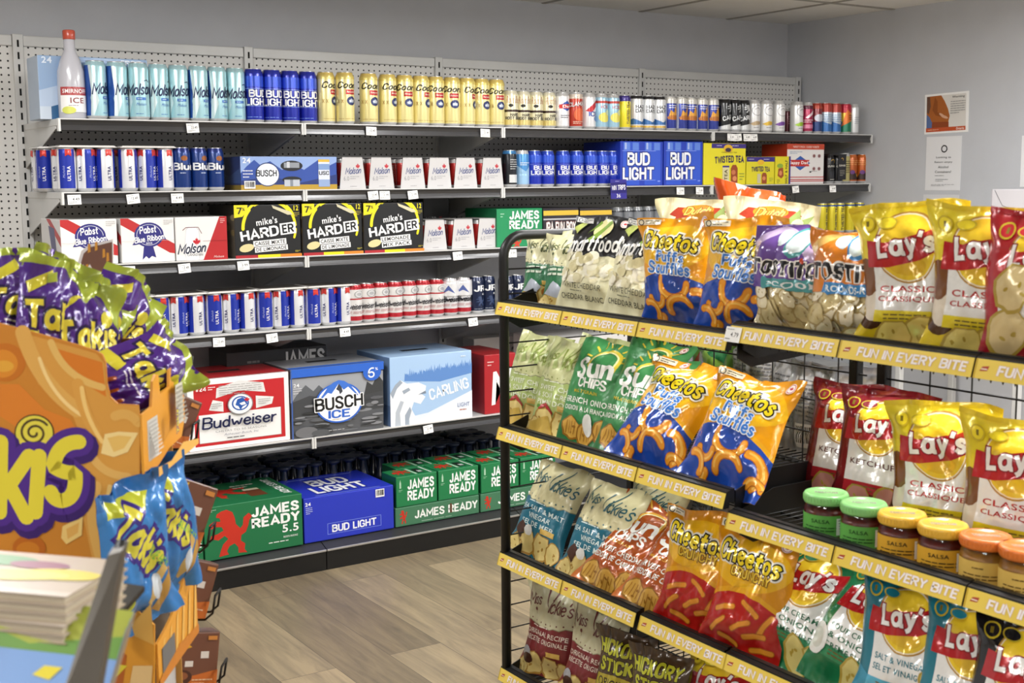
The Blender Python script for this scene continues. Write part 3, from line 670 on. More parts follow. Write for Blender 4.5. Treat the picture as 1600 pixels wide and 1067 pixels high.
def bud(a):
    a.rect(0, 0, 1, .13, 'B02430'); a.rect(0, .62, 1, .66, 'B8323A'); a.rect(0, .92, 1, 1, 'B02430')
    for x in (.1, .42, .75): a.ell(x, .78, .10, .11, 'A8A8A8'); a.ell(x, .78, .085, .09, 'DADADA'); a.ell(x, .78, .05, .05, 'B4B4B6')
    for x in (.25, .75): a.text('Budweiser', x, .42, .46, .18, '20202A', .01, .35, .02, sw=.15)
    a.lines(.1, .2, .9, .28, 2, 'B06A6A')
plain('redwhite', RS, HS, 'E6E4E2', bud, 'B82A32')
def budw(a):
    bud(a); a.rect(0, .52, 1, 1, 'E6E6E8')
    for x in (.25, .75): a.poly([(x-.12, .6), (x, .86), (x+.12, .6), (x, .7)], '5A6AA8'); a.text('Budweiser', x, .42, .42, .14, '20202A', .01, .1)
plain('whitewhite', RS, HS, 'E6E6E8', budw, 'D8D8DA')
def jr(a):
    a.text('JR', .5, .70, .30, .20, 'F0F2F4', .04); a.text('6.8', .60, .52, .12, .07, 'F0F2F4', .02); a.shape(LION, .5, .30, .22, .30, '3A4A6E')
    a.shape(LION, .45, .90, .08, .08, 'C8CCD4'); a.lines(.36, .03, .64, .07, 1, 'A8AEBC')
plain('navy', RS, HS, '1D2744', jr, '232E4C')
plain('redcan', RL, HL, 'A82A26', lambda a: (a.text('MOLSON', .25, .5, None, .1, 'E8C8C4', .02, 0, PI/2), a.text('MOLSON', .75, .5, None, .1, 'E8C8C4', .02, 0, PI/2), a.rect(0, 0, 1, .14, '8C1E1E')))

PLACED = []
def row(keys, pxs, si, names, loc, cat='drink can', back=.0, rots=None):
    """a run of cans along a shelf; keys / names may be one value or one per can"""
    z, d = SH[si]; n = len(pxs); rn = random.Random(int(pxs[0]))
    for i, px in enumerate(pxs):
        k = keys if isinstance(keys, str) else keys[i]
        _, _, r, h = _can[k]; y = -d+.022+r+back; x = gx(px, y, z+h/2)
        for step in range(60):
            if all((x-q[0])**2+(y-q[1])**2 >= (r+q[2]+.0008)**2 for q in PLACED if abs(q[3]-z) < .01): break
            y += .003; x = gx(px, y, z+h/2)
        PLACED.append((x, y, r, z))
        nm = names if isinstance(names, str) else names[i]
        lab = (nth(i, n)+' '+nm+' '+loc) if isinstance(names, str) else nm+' '+loc
        if n == 1: lab = nm+' '+loc
        o = put_can(k, x, y, z+.0008, (rots[i] if rots else rn.uniform(-.22, .22)), lab, cat, (names if isinstance(names, str) else 'mixed cans')+' '+loc if n > 1 else None)
row('paleblue', [150, 183, 216.5, 247.5, 278.5, 309.5, 339, 367.5], 0, 'tall pale blue beer can', 'on the top shelf', rots=[.55, .75, -.35, .12, -.25, .4, .35, -.2])
row('bluetall', [396.5, 425, 453, 480.5], 0, 'tall royal blue beer can', 'on the top shelf', rots=[.15, 0, -.05, -.1])
row('yellowtall', [509, 539, 576, 605.5, 632, 657, 680.5, 705.5, 729, 751.5, 775], 0, 'tall yellow beer can', 'on the top shelf', rots=[.55, .1, .1, .35, -.1, .4, -.1, -.3, .6, .05, -.1])
row('rootbeer', [798, 817, 837, 857], 0, 'cream root beer can', 'on the top shelf')
row(['whiteredblue', 'redclam', 'whitepink'], [878, 899, 919.5], 0, ['white can with red and blue diamond', 'tall red tomato drink can', 'white can with red and blue print'], 'beside the cream cans, top shelf')
row('skyice', [938.5, 957], 0, 'pale blue can with lemon', 'on the top shelf')
row('teacan', [975.5], 0, 'slim yellow iced tea can', 'on the top shelf beside pale blue lemon cans')
row('hazy', [994, 1011.5, 1029], 0, 'white can with blue waves and black rim', 'on the top shelf')
row('bluegold', [1046, 1063, 1078, 1095, 1112.5], 0, 'blue and gold can with white shoulder', 'on the top shelf')
row('carlblack', [1131, 1146.5, 1161], 0, 'black can with slanted white lettering', 'on the top shelf')
row(['clawgrey', 'clawgold', 'clawpurple', 'clawlime'], [1177, 1196, 1216, 1244.5], 0, ['white seltzer can with tan print', 'white seltzer can with gold print', 'white seltzer can with purple print', 'white seltzer can with lime print'], 'on the top shelf')
row(['darkred'], [1230], 0, ['short dark red can'], 'between white seltzer cans on the top shelf', back=.07)
row(['pinkred', 'bluered'], [1261, 1275.5], 0, ['slim pink can with dark band', 'slim dark red and blue can'], 'near the right end of the top shelf')
row('redblue', [1289.5, 1304], 0, 'red, white and blue can', 'near the right end of the top shelf')
row(['rasta', 'whiteplain'], [1320, 1333], 0, ['red, yellow and green can', 'plain white slim can'], 'at the right end of the top shelf')
row(['blackcan', 'icybus'], [796, 815], 1, ['black can with blue shoulder', 'light blue can with pale peaks'], 'on the second shelf')
row('bluesmall', [834.5, 854.5, 879, 900, 922, 940.5, 956], 1, 'royal blue beer can', 'on the second shelf', rots=[.3, 0, .1, -.05, -.2, .2, .5])
row('navyblue', [284, 310, 336], 1, 'navy blue beer can of the three', 'on the second shelf', rots=[0, .45, .2])
row('palegold', [1318], 1, 'pale gold cider can', 'on second shelf behind the black four pack', back=.05)
row('orangecan', [1329.5, 1346], 1, 'orange can with dark print', 'at the right end of the second shelf')
row('redwhite', [553, 573, 594, 616.5, 638, 660, 681.5], 3, 'white and red beer can', 'on the fourth shelf', rots=[.75, .7, .9, .8, 1.0, .95, .85])
row('whitewhite', [703, 724], 3, 'mostly white beer can with blue crest', 'on the fourth shelf', rots=[.9, 1.0])
row('navy', [744, 762, 790, 807.5], 3, 'navy blue can with white initials', 'on the fourth shelf', rots=[.1, 0, .15, 0])
plain('teayellow', RN, HN, 'DCCB2E', lambda a: (a.text('TWISTED TEA', .5, .5, None, .13, '241C40', .03, 0, PI/2), a.rect(0, .94, 1, 1, '3A5AA0')), 'D8C83A')
row('teayellow', [1284, 1299, 1311, 1327, 1342], 2, 'slim yellow iced tea can', 'on the third shelf at right', rots=[.3, .2, -.1, .6, .1])

# ---- packs held together by a card or plastic top
def pack(key, x, y, z, nx, ny, pit, top, label, cat, group, name, rz=0, rnd=0, rots=None):
    T = tag(empty(name, (x, y, z), rz), label, cat, group); _, _, r, h = _can[key]; rn = random.Random(rnd)
    for j in range(ny):
        for i in range(nx):
            q = rots[i] if rots and j == 0 else rn.uniform(-.8, .8)
            put_can(key, (i-(nx-1)/2)*pit, (j-(ny-1)/2)*(2*r+.002), 0, q, parent=T)
    wx, wy = nx*pit/2-.004, ny*r+.001
    mb = MB()
    if top == 'card':
        mb.prism([(-wx-.006, h-.003), (-wx+.004, h+.0035), (wx-.004, h+.0035), (wx+.006, h-.003)], 1, -wy-.004, wy+.004, 'DCDAD6')
        mb.box((-wx+.004, -wy+.004, h+.0035), (wx-.004, wy-.002, h+.0042), '4C4844')
        mb.build('top_card', 'carton', T)
    else:
        for j in range(ny):
            for i in range(nx):
                mb.lathe([(r*.80, h-.006), (r*.90, h-.003), (r*.90, h+.006), (r*.6, h+.009), (r*.2, h+.010)], 16, None, c=((i-(nx-1)/2)*pit, (j-(ny-1)/2)*(2*r+.002)))
        mb.box((-wx+r*.7, -wy+r*.8, h+.004), (wx-r*.7, wy-r*.8, h+.008))
        mb.build('carrier', top, T)
    return T
z, d = SH[1]
for i, px in enumerate((134, 229)):
    y = -d+.03+2*RS; pack('ultra', gx(px, y-RS, z+.08), y, z+.0008, 3, 2, .0672, 'card', ['left', 'right'][i]+' front six pack of blue and white cans on second shelf', 'beer pack', 'card topped six packs on the second shelf', 'six_pack', rots=[[0, .7, -1.4], [1.5, .65, -1.3]][i])
    if i == 0: pack('ultra', gx(px, y-RS, z+.08)-.03, y+.17, z+.0008, 3, 2, .0672, 'card', 'six pack of blue and white cans behind the left front one', 'beer pack', 'card topped six packs on the second shelf', 'six_pack', rnd=3)
z, d = SH[3]
PK = ['leftmost six pack of blue and white cans on fourth shelf, behind purple chip bags', 'second six pack from left, blue and white, fourth shelf', 'third six pack from left, blue and white, fourth shelf', 'fourth six pack from left, blue and white, fourth shelf', 'rightmost blue and white six pack, beside red cans on fourth shelf']
for i, px in enumerate((195, 279, 360, 438, 512)):
    y = -d+.028+2*RS; pack('ultra', gx(px, y-RS, z+.08), y, z+.0008, 3, 2, .0668, 'card', PK[i], 'beer pack', 'card topped six packs on the fourth shelf', 'six_pack', rots=[.02, .7, -1.4], rnd=i)
can_mesh('navybottle', RS, .232, Art(.2, .2, '1A2238'), '1C2438', neck=True)
# navy six packs in two ranks on the base deck
for j in range(2):
    n = 8
    for i in range(n):
        x = .30+i*.226; y = -.238+j*.14
        if j == 0 and x < .42: continue
        pack('navybottle', x, y, DECK+.0005, 3, 2, .0715, 'rubber', nth(i, n)+' dark bottle pack in the '+['front', 'rear'][j]+' rank behind the bottom cartons', 'beer pack', 'dark bottle packs on the base deck', 'six_pack', rnd=i+9*j)

# ================================================================== CARTONS
def carton(name, W, D, H, body, front=None, left=None, top=None, faces=None, slot=None):
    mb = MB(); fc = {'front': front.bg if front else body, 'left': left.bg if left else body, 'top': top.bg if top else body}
    if faces: fc.update(faces)
    mb.box((-W/2, -D/2, 0), (W/2, D/2, H), body, .003, 0, fc)
    if front: apply(mb, front, lambda u, v, e: (-W/2+u, -D/2-e, v), None, .0003, .00012)
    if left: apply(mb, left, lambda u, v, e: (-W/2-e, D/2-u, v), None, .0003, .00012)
    if top: apply(mb, top, lambda u, v, e: (-W/2+u, -D/2+v, H+e), None, .0003, .00012)
    return mb
def case(px0, px1, ytop, si, D, front, left=None, top=None, body='CCCCCC', label='', cat='beer case', name='beer_case', group=None, inset=.012, H=None, slot=False, zz=None, dy=None, ang=0):
    """a carton whose front lower edge runs between two columns of a shelf"""
    z, d = (SH[si] if si is not None else (zz, dy)); z = zz if zz is not None else z
    yf = -(dy if dy is not None else d)+inset
    x0, x1 = gx(px0, yf, z+.03), gx(px1, yf, z+.03)
    H = H or gz(ytop, (x0+x1)/2, yf)-z; W = x1-x0-.002
    f = front(W, H) if front else None; l = left(D, H) if left else None; t = top(W, D) if top else None
    mb = carton(name, W, D, H, body, f, l, t)
    o = mb.build(name, 'carton', None, ((x0+x1)/2, yf+D/2, z+.0008)); tag(o, label, cat, group)
    if slot:
        sb = MB(); sb.box((-W*.16, -.016, H+.0004), (W*.16, .016, H+.0012), '111111'); sb.build('handle_slot', 'hollow', o)
    return o, W, H

def budweiser(W, H):
    a = Art(W, H, 'EDECEA'); a.rect(.06, .06, .95, .92, 'BE2128'); a.rect(.10, .10, .91, .50, 'EDECEA')
    for q in ((.10, .10, .91, .106), (.10, .10, .104, .5), (.906, .10, .91, .5)): a.rect(*q, '9A9A9A')
    a.poly([(.27, .72), (.5, .80), (.76, .74), (.74, .88), (.5, .94), (.28, .86)], 'DDDCDA'); a.poly([(.20, .56), (.34, .52), (.34, .66), (.24, .70)], 'E4E3E1'); a.poly([(.66, .52), (.82, .56), (.84, .66), (.66, .70)], 'E4E3E1')
    a.lines(.30, .75, .72, .90, 5, 'A8A6A4', 2, .25); a.lines(.22, .57, .32, .66, 3, 'A8A6A4', 3); a.lines(.68, .57, .80, .66, 3, 'A8A6A4', 4)
    q = W/H*.8; a.ell(.5, .61, .125, .125*q, '8C8E92'); a.ell(.5, .61, .115, .115*q, 'ECECEC'); a.ell(.5, .62, .085, .085*q, '2456A8'); a.ell(.5, .62, .07, .07*q, 'F2F2F2')
    a.poly([(.45, .60), (.47, .68), (.52, .70), (.56, .66), (.57, .60), (.52, .57), (.50, .52), (.48, .58)], '2456A8'); a.poly([(.49, .62), (.54, .64), (.555, .60), (.51, .59)], 'F2F2F2'); a.shape(LEAF, .565, .665, .055, .075, 'C02430')
    a.text('Budweiser', .49, .385, .74, .17, '1A2048', .012, .08, sw=.155); a.text('CHEERS TO 50 SEASONS', .5, .255, .5, .028, '8A8A8A', .0); a.text('Anheuser-Busch, Inc', .5, .20, .34, .035, '7A7A8A', 0, .3); a.lines(.36, .13, .64, .17, 1, '6A6A6A', 5)
    a.text('24', .14, .87, .07, .06, 'F4F0EC', .03); a.lines(.19, .84, .26, .90, 2, 'F4F0EC', 2); a.rect(.075, .845, .095, .895, 'F0D8D4')
    return a
def busch_ice(W, H):
    a = Art(W, H, '54565A'); rn = random.Random(5)
    a.rect(0, .52, 1, .86, '9A9DA2'); a.poly([(0, .5), (.06, .62), (.16, .76), (.24, .66), (.30, .74), (.4, .6), (.4, .5)], '5C5F64')
    a.poly([(.78, .5), (.82, .72), (.88, .66), (.94, .82), (1, .70), (1, .4)], '3A3C3E'); a.poly([(0, .52), (.2, .60), (.35, .54), (.6, .5), (1, .56), (1, .3), (0, .3)], '404245')
    for k in range(60):
        y = rn.uniform(.02, .48); c = rn.choice(['3A3C3F', '6C6E72', '84868A', '2E3032', '5A5C60'])
        a.ell(rn.uniform(.03, .97), y, rn.uniform(.03, .10), rn.uniform(.008, .028), c, 10)
    a.ell(.15, .08, .12, .08, '6E6F72', 14); a.ell(.3, .05, .10, .05, '55575A', 14)
    a.rect(0, .88, 1, 1, '2C62C4'); a.ell(.87, .86, .10, .13, '2C62C4'); a.text('6', .86, .85, .075, .15, 'F4F6FA', .03, sw=.15); a.text('%', .92, .9, .03, .04, 'F4F6FA', .01)
    a.rect(0, 0, .012, 1, '3E62B0'); a.text('24', .055, .77, .06, .05, 'E8E8EA', .02); a.lines(.02, .64, .11, .74, 3, 'D0D0D4', 6)
    r = .24; q = W/H*.78
    a.ell(.5, .46, r+.015, (r+.015)*q, '2C62C4', 36); a.ell(.5, .46, r-.004, (r-.004)*q, 'ECEEF2', 36)
    a.poly([(.29, .54), (.33, .60), (.38, .70), (.44, .76), (.5, .79), (.56, .77), (.62, .71), (.68, .60), (.71, .54)], '3C70CC')
    a.poly([(.30, .52), (.38, .62), (.42, .60), (.50, .74), (.55, .64), (.60, .68), (.71, .52)], 'F2F4F8'); a.poly([(.50, .74), (.47, .66), (.5, .63), (.51, .58), (.54, .62), (.53, .68)], '3A3E48')
    a.text('BUSCH', .5, .465, .52, .19, '111214', .03, 0, .03, (.025, 'F6F6F6')); a.text('ICE', .5, .30, .24, .12, '2C62C4', .03); a.lines(.42, .21, .58, .23, 1, 'B89A5A', 2); a.lines(.38, .06, .66, .08, 1, 'C8C8CA', 3)
    return a
def carling(W, H):
    a = Art(W, H, 'A5C3E4'); rn = random.Random(8)
    pts = [(.17, .64)]; x = .17
    while x < 1.0:
        pts += [(x+.008, .74+.1*x+rn.uniform(-.02, .06)), (x+.018, .70+.1*x+rn.uniform(-.03, .02))]; x += .02
    a.poly(pts+[(1, .66), (.6, .58), (.3, .62)], '5D88C6')
    a.poly([(0, 0), (1, 0), (1, .40), (.45, .14), (.3, .12)], 'DCE4EE'); a.poly([(.25, 0), (1, .40), (1, .0)], 'E2E8F0')
    a.poly([(0, 0), (.0, .48), (.06, .60), (.12, .66), (.20, .60), (.34, .60), (.43, .54), (.42, .46), (.36, .44), (.42, .38), (.36, .28), (.28, .32), (.25, .22), (.30, .10), (.22, .0)], 'E8EBEF')
    a.poly([(.0, .48), (.06, .60), (.12, .66), (.15, .62), (.08, .54), (.03, .40)], '9BA6B4'); a.poly([(.05, .0), (.06, .2), (.12, .36), (.16, .34), (.11, .18), (.12, 0)], 'B4BCC6'); a.poly([(.17, 0), (.17, .14), (.23, .26), (.25, .2), (.22, .08), (.22, 0)], '9BA6B4')
    a.poly([(.14, .50), (.22, .54), (.24, .5), (.16, .45)], '9BA6B4'); a.poly([(.33, .42), (.43, .43), (.42, .47)], '7C8898')
    a.text('CARLING', .71, .46, .50, .17, 'F0F3F7', .03, 0, .19); a.text('LIGHT', .89, .20, .15, .06, '5D6FA0', .0); a.lines(.84, .10, .98, .15, 1, 'C08A7A', 2); a.lines(.86, .90, .96, .95, 1, 'D8E4F0')
    return a
def jr24(W, H):
    a = Art(W, H, '1D6E42'); a.shape(LION, .26, .48, .44, .86, 'C0301F'); a.text('JAMES\nREADY', .72, .68, .50, .40, 'F2F3F0', .05, 0, .02); a.text('5.5', .87, .38, .17, .15, 'F2F3F0', .02)
    a.text('BEER/BIERE', .87, .22, .15, .035, 'DDE4DC', .01); a.lines(.64, .12, .98, .17, 1, 'DDE4DC', 3); a.lines(.03, .9, .12, .95, 2, 'C8D8C8', 4)
    return a
def jrtop(W, D):
    a = Art(W, D, '1D6E42'); a.shape(LION, .30, .55, .5, .7, 'C0301F', 1.4); a.text('JAMES READY', .90, .5, None, .10, 'F2F3F0', .04, 0, -PI/2); a.rect(.55, .2, .72, .5, '6A3A22'); a.rect(.56, .48, .72, .56, 'D8D0B0'); a.lines(.5, .6, .75, .8, 2, 'D8D8C8')
    return a
def budl_front(W, H):
    a = Art(W, H, '2536B8'); a.text('BUD LIGHT', .55, .24, .50, .17, 'F2F3F8', .035)
    for q in ((.25, .12, .85, .128), (.25, .36, .85, .368), (.25, .12, .254, .368), (.846, .12, .85, .368)): a.rect(*q, '8FA4EE')
    a.text('24', .045, .86, .06, .08, 'F2F3F8', .02); a.lines(.02, .64, .09, .80, 4, 'C8D0F4', 2); a.barcode(.79, .78, .89, .96)
    return a
def budl_top(W, D):
    a = Art(W, D, '2536B8'); a.text('BUD\nLIGHT', .5, .46, .6, .66, 'F2F3F8', .04, 0, 0, (.03, '16247C')); a.rect(.14, .03, .86, .045, '8FA4EE'); a.rect(.14, .88, .86, .9, '8FA4EE'); return a
def jr8(W, H):
    a = Art(W, H, '1C7846'); a.text('JAMES\nREADY', .60, .52, .66, .70, 'F2F3F0', .045); a.poly([(.08, .62), (.12, .62), (.12, .78), (.10, .9), (.08, .78)], 'A8CCB0'); a.lines(.06, .5, .15, .58, 2, 'A8CCB0'); return a
def jr8top(W, D):
    a = Art(W, D, '1C7846'); a.shape(LION, .30, .55, .45, .6, 'C0301F', 1.3); a.rect(.60, .2, .78, .75, '16211C'); a.rect(.66, .3, .76, .5, 'B8C4BC'); a.rect(.86, .05, .90, .95, 'D8E4D8'); a.rect(.5, .08, .56, .9, 'A8CCB0'); return a
def jrtray(W, H):
    a = Art(W, H, '427556'); a.shape(LION, .09, .5, .09, .72, 'C0301F'); a.text('JAMES READY', .60, .52, .76, .44, 'EDEFEA', .04); a.rect(.64, .3, .665, .8, '5A3A22'); a.lines(.3, .1, .9, .16, 1, 'B8CCBC')
    return a
def pabst(W, H):
    q = W/H; a = Art(W, H, 'E6E4E2'); a.poly([(0, 1), (.14, 1), (1, .40), (1, .18), (.9, .2), (0, .86)], 'B82A2C')
    a.poly([(.42, .4), (.58, .4), (.64, .10), (.56, .14), (.5, .08), (.45, .14), (.38, .06)], '2C2A78')
    a.ell(.52, .62, .275, .275*q*.84, '2C2A78', 30); a.ell(.52, .62, .235, .235*q*.84, 'D8D8E0', 30); a.ell(.52, .62, .225, .225*q*.84, '2C2A78', 30)
    a.poly([(.20, .40), (.30, .56), (.78, .64), (.84, .50), (.74, .52), (.26, .40)], '2C2A78')
    a.text('Pabst', .50, .74, .32, .17, 'F2F2F4', .03, .1, .08); a.text('Blue Ribbon', .52, .54, .56, .14, 'F2F2F4', .03, .05, .12); a.text('BEER', .52, .43, .12, .045, 'E0E0EA', .01)
    a.lines(.80, .84, .97, .96, 3, 'B0B0B0', 2); a.rect(0, .485, 1, .49, 'C4C2C0'); return a
def pabst_side(D, H):
    a = Art(D, H, 'D8D6D4'); a.poly([(.3, 1), (.5, 1), (1, .6), (1, .4)], 'B82A2C'); a.poly([(.4, .85), (.7, .8), (.75, .4), (.8, .1), (.65, .15), (.55, .05), (.5, .4)], '4A4872'); return a
def molson(W, H):
    a = Art(W, H, 'E4E2E0'); a.poly([(.52, 0), (1, 0), (1, 1), (.86, 1)], 'B32226'); a.poly([(.15, .28), (.2, .72), (.24, .78), (.4, .78), (.46, .7), (.48, .3), (.45, 0), (.18, 0)], 'D2D2D4'); a.poly([(.17, .3), (.21, .7), (.25, .76), (.39, .76), (.44, .68), (.46, .3), (.43, .02), (.20, .02)], 'ECEBEA')
    a.stroke([(.14, .7), (.2, .76), (.44, .76), (.5, .62)], .012, '6A2226'); a.shape(LEAF, .40, .43, .15, .20, 'C02430')
    a.text('Molson', .30, .28, .56, .24, '1B2440', .012, .40, .06, sw=.17); a.text('CANADIAN', .36, .13, .30, .06, '2A2A34', .0); a.lines(.87, .84, .96, .96, 3, 'E8C8C4', 2); a.rect(.52, .44, 1, .447, '8A1A1E'); a.text('Molson', .82, .07, .2, .05, 'E8D8D4', 0, .3); return a
def mikes(line):
    def f(W, H):
        q = W/H; a = Art(W, H, '131416'); r = .40
        for k in range(9): a.arc(.52, .55, r+.012*math.sin(k*2.3), .10+k*.33, .10+k*.33+.4, .04+.008*math.sin(k), 'E8DC1E', 5)
        a.arc(.52, .55, r, -.35, -.05, .035, 'E8DC1E', 4)
        a.poly([(0, 1), (.20, 1), (.20, .88), (.12, .78), (0, .76)], 'E8D81C'); a.text('7', .075, .89, .08, .13, '1A1A1A', .03); a.text('%', .14, .92, .04, .06, '1A1A1A', .02)
        a.text('mike\'s', .48, .69, .32, .13, 'F0F0F0', .02, 0, .12); a.text('HARD', .37, .46, .58, .20, 'F2F2F2', .035, 0, .14); a.shape([(0,0),(1,0),(1,1),(0,1)], .80, .54, .24, .22, 'F2F2F2', .10); a.text('ER', .80, .54, .18, .17, '131416', .04, 0, .10)
        a.shape([(0,0),(1,0),(1,1),(0,1)], .52, .28, .50, .11, 'ECECEC', .06); a.text(line[0], .52, .28, .46, .075, '1A1A1A', .02, 0, .06); a.shape([(0,0),(1,0),(1,1),(0,1)], .54, .165, .50, .10, 'ECECEC', .06); a.text(line[1], .54, .165, .46, .07, '1A1A1A', .02, 0, .06)
        a.ell(.17, .19, .11, .075, 'D8CC96', 16, .2); a.poly([(.56, .99), (.84, .86), (.88, .80), (.80, .80), (.58, .93)], 'CFC8A8'); a.text('12', .93, .93, .07, .10, 'E8DC1E', .02); a.lines(.89, .76, .98, .85, 3, 'B8A83A', 2); a.lines(.90, .08, .98, .12, 2, 'D8C83A', 2)
        a.rect(0, 0, .33, .055, 'A8282E'); a.rect(.33, 0, .67, .055, 'E4D21E'); a.rect(.67, 0, 1, .055, 'D8822A'); return a
    return f
def mikes_side(D, H):
    a = Art(D, H, '4A4238'); a.rect(0, .8, 1, 1, '2A2622'); rn = random.Random(2)
    for k in range(10): a.ell(rn.random(), rn.uniform(.1, .8), .1, .06, rn.choice(['8A7A5A', '6A5A3A', '3A342C']), 10)
    return a
def busch24(W, H):
    a = Art(W, H, '2C4CA0'); q = W/H; a.poly([(0, .5), (.06, .7), (.14, .9), (.2, .74), (.3, .86), (.42, .6), (.55, .74), (.65, .6), (.8, .9), (.9, .7), (1, .84), (1, 1), (0, 1)], '8FA9DA'); a.poly([(0, .28), (.3, .4), (.6, .2), (1, .46), (1, .1), (0, .1)], '1E3272'); a.rect(0, 0, 1, .15, 'B4922E')
    a.ell(.27, .46, .125, .36, '24386E', 26); a.ell(.27, .46, .115, .33, 'E8ECF4', 26); a.text('BUSCH', .26, .50, .21, .20, '15161C', .03); a.poly([(.2, .62), (.24, .78), (.28, .68), (.31, .74), (.34, .62)], 'F2F4F8')
    a.ell(.52, .72, .115, .16, '15171C', 22); a.rect(.44, .66, .6, .82, '8E949C'); a.rect(.47, .66, .5, .84, 'C8CCD2'); a.ell(.52, .30, .10, .10, '15171C', 20); a.rect(.44, .10, .60, .30, 'B8BEC8'); a.rect(.50, .1, .53, .3, '808894')
    a.rect(.80, .08, .92, .92, 'D6DCE8'); a.rect(.80, .84, .92, .92, 'D8B440'); a.rect(.80, .6, .92, .78, '7E9CCC'); a.rect(.80, .08, .92, .30, '8EA4CC'); a.text('USC', .86, .5, .11, .12, '15161C', .03)
    a.text('24', .06, .88, .08, .16, 'E8ECF4', .02); a.lines(.02, .34, .12, .62, 3, 'D8DCE8', 2); a.barcode(.03, .04, .14, .27); return a
def busch_side(D, H):
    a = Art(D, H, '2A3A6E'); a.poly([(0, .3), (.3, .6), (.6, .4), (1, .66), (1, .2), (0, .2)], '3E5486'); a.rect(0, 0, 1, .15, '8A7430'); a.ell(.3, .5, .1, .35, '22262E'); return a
def blue12(W, H):
    a = Art(W, H, '1F3CB4')
    for x0 in (.0, .5): a.rect(x0+.06, .02, x0+.44, .98, '2E55CC'); a.rect(x0+.08, .80, x0+.22, .97, '5E84DC'); a.rect(x0+.28, .80, x0+.42, .97, '5E84DC'); a.rect(x0+.10, .82, x0+.14, .97, 'A8BCEA')
    a.text('BUD\nLIGHT', .42, .44, .74, .62, 'EEF1F8', .04, 0, 0, (.03, '14247C')); a.rect(.04, .12, .82, .13, '8FA4EE'); a.rect(.04, .78, .82, .79, '8FA4EE'); a.lines(.87, .06, .97, .14, 1, '8FA4EE'); return a
def tea12(W, H):
    a = Art(W, H, 'E4D826'); a.rect(.18, .88, 1, .99, '3A2A80'); a.lines(.3, .92, .5, .96, 1, 'D8D4EC', 1); a.lines(.66, .92, .92, .96, 1, 'D8D4EC', 2); a.ell(.57, .87, .11, .10, 'E4B42A'); a.ell(.57, .84, .07, .05, '3A2A40')
    a.text('HARD ICED TEA', .6, .78, .36, .03, '5A4A20', .0); a.text('TWISTED TEA', .6, .62, .70, .17, '2C2150', .045, 0, .03, None, .12); a.rect(.44, .06, .60, .44, 'D8D0A0'); a.rect(.44, .42, .60, .46, '3A2A80'); a.text('TEA', .52, .24, None, .10, '3A3020', .02, 0, PI/2)
    a.poly([(.64, .04), (.64, .40), (.68, .48), (.76, .48), (.80, .40), (.80, .04)], '9A4A22'); a.ell(.70, .3, .05, .06, 'C8764A'); a.ell(.73, .15, .05, .06, 'D88A5A'); a.lines(.84, .1, .96, .3, 3, '8A9A3A', 3); a.lines(.22, .06, .27, .2, 4, '5A4A20', 3); a.rect(0, 0, .0, 0, 'E4D826'); return a
def tea6(W, H):
    a = Art(W, H, 'DDD124'); a.rect(0, .82, 1, .99, '3A2A80'); a.lines(.06, .88, .4, .93, 1, 'D8D4EC', 1); a.lines(.6, .88, .94, .93, 1, 'D8D4EC', 2); a.ell(.5, .80, .12, .09, 'E4B42A'); a.text('TWISTED TEA', .5, .56, .66, .18, '2C2150', .045, 0, 0, None, .12)
    a.rect(.38, .05, .5, .38, 'C8C0A0'); a.poly([(.54, .03), (.54, .34), (.58, .42), (.68, .42), (.72, .34), (.72, .03)], '9A4A22'); a.ell(.62, .22, .06, .07, 'D88A5A'); a.lines(.8, .1, .95, .25, 3, '8A9A3A', 3); return a
def teaside(W, H):
    a = Art(W, H, 'DDD124'); a.rect(.88, 0, 1, 1, '3A2A80'); a.text('HALF & HALF', .72, .45, None, .12, '3A3020', .03, 0, PI/2); a.poly([(.15, .3), (.2, .56), (.5, .6), (.55, .3), (.4, .2)], '9A4A22'); a.ell(.34, .4, .1, .09, 'D88A5A'); a.ell(.3, .66, .2, .08, '8AA83A'); a.lines(.1, .04, .3, .18, 3, '5A4A20', 3); return a
def happy(W, H):
    a = Art(W, H, 'E2DFDE'); a.rect(0, .86, 1, 1, 'C04428'); a.text('VARIETY PACK / CAISSE VARIETE', .5, .925, .7, .05, 'F0DCD4', .01); a.poly([(.1, .52), (.35, .70), (.62, .52), (.35, .34)], '2E5AA8'); a.poly([(.0, .60), (.60, .60), (.56, .52), (.60, .44), (.0, .44)], 'BE2E2A'); a.text('Happy Dad', .30, .52, .52, .10, 'F6F2F0', .025)
    for y in (.16, .10, .06): a.rect(0, y, 1, y+.022, 'B8393A')
    for x, y in ((.72, .70), (.86, .70), (.72, .38), (.86, .38)): a.ell(x, y, .045, .05, 'B8A0A0', 12); a.ell(x, y, .03, .035, '7A4A4A', 10)
    a.lines(.06, .74, .4, .82, 2, '9AA8C0', 2); a.ell(.62, .30, .03, .02, '3A3A3A', 8); a.lines(.64, .3, .9, .34, 1, '9A9A9A'); return a
def froid(W, H):
    a = Art(W, H, '8EA9CC'); a.rect(0, 0, 1, .45, 'C4D0DE'); a.poly([(0, .45), (.3, .6), (.55, .5), (1, .7), (1, .2), (0, .2)], 'B0C2DA'); a.text('FROID', .85, .93, .2, .08, 'E6ECF4', .03); a.text('24', .08, .93, .09, .10, 'DCE6F2', .02); a.ell(.42, .45, .06, .2, 'B8343A'); a.rect(.40, .1, .52, .3, 'A82A30'); a.poly([(.1, .2), (.2, .25), (.3, 0), (.1, 0)], '2E5E8A'); return a
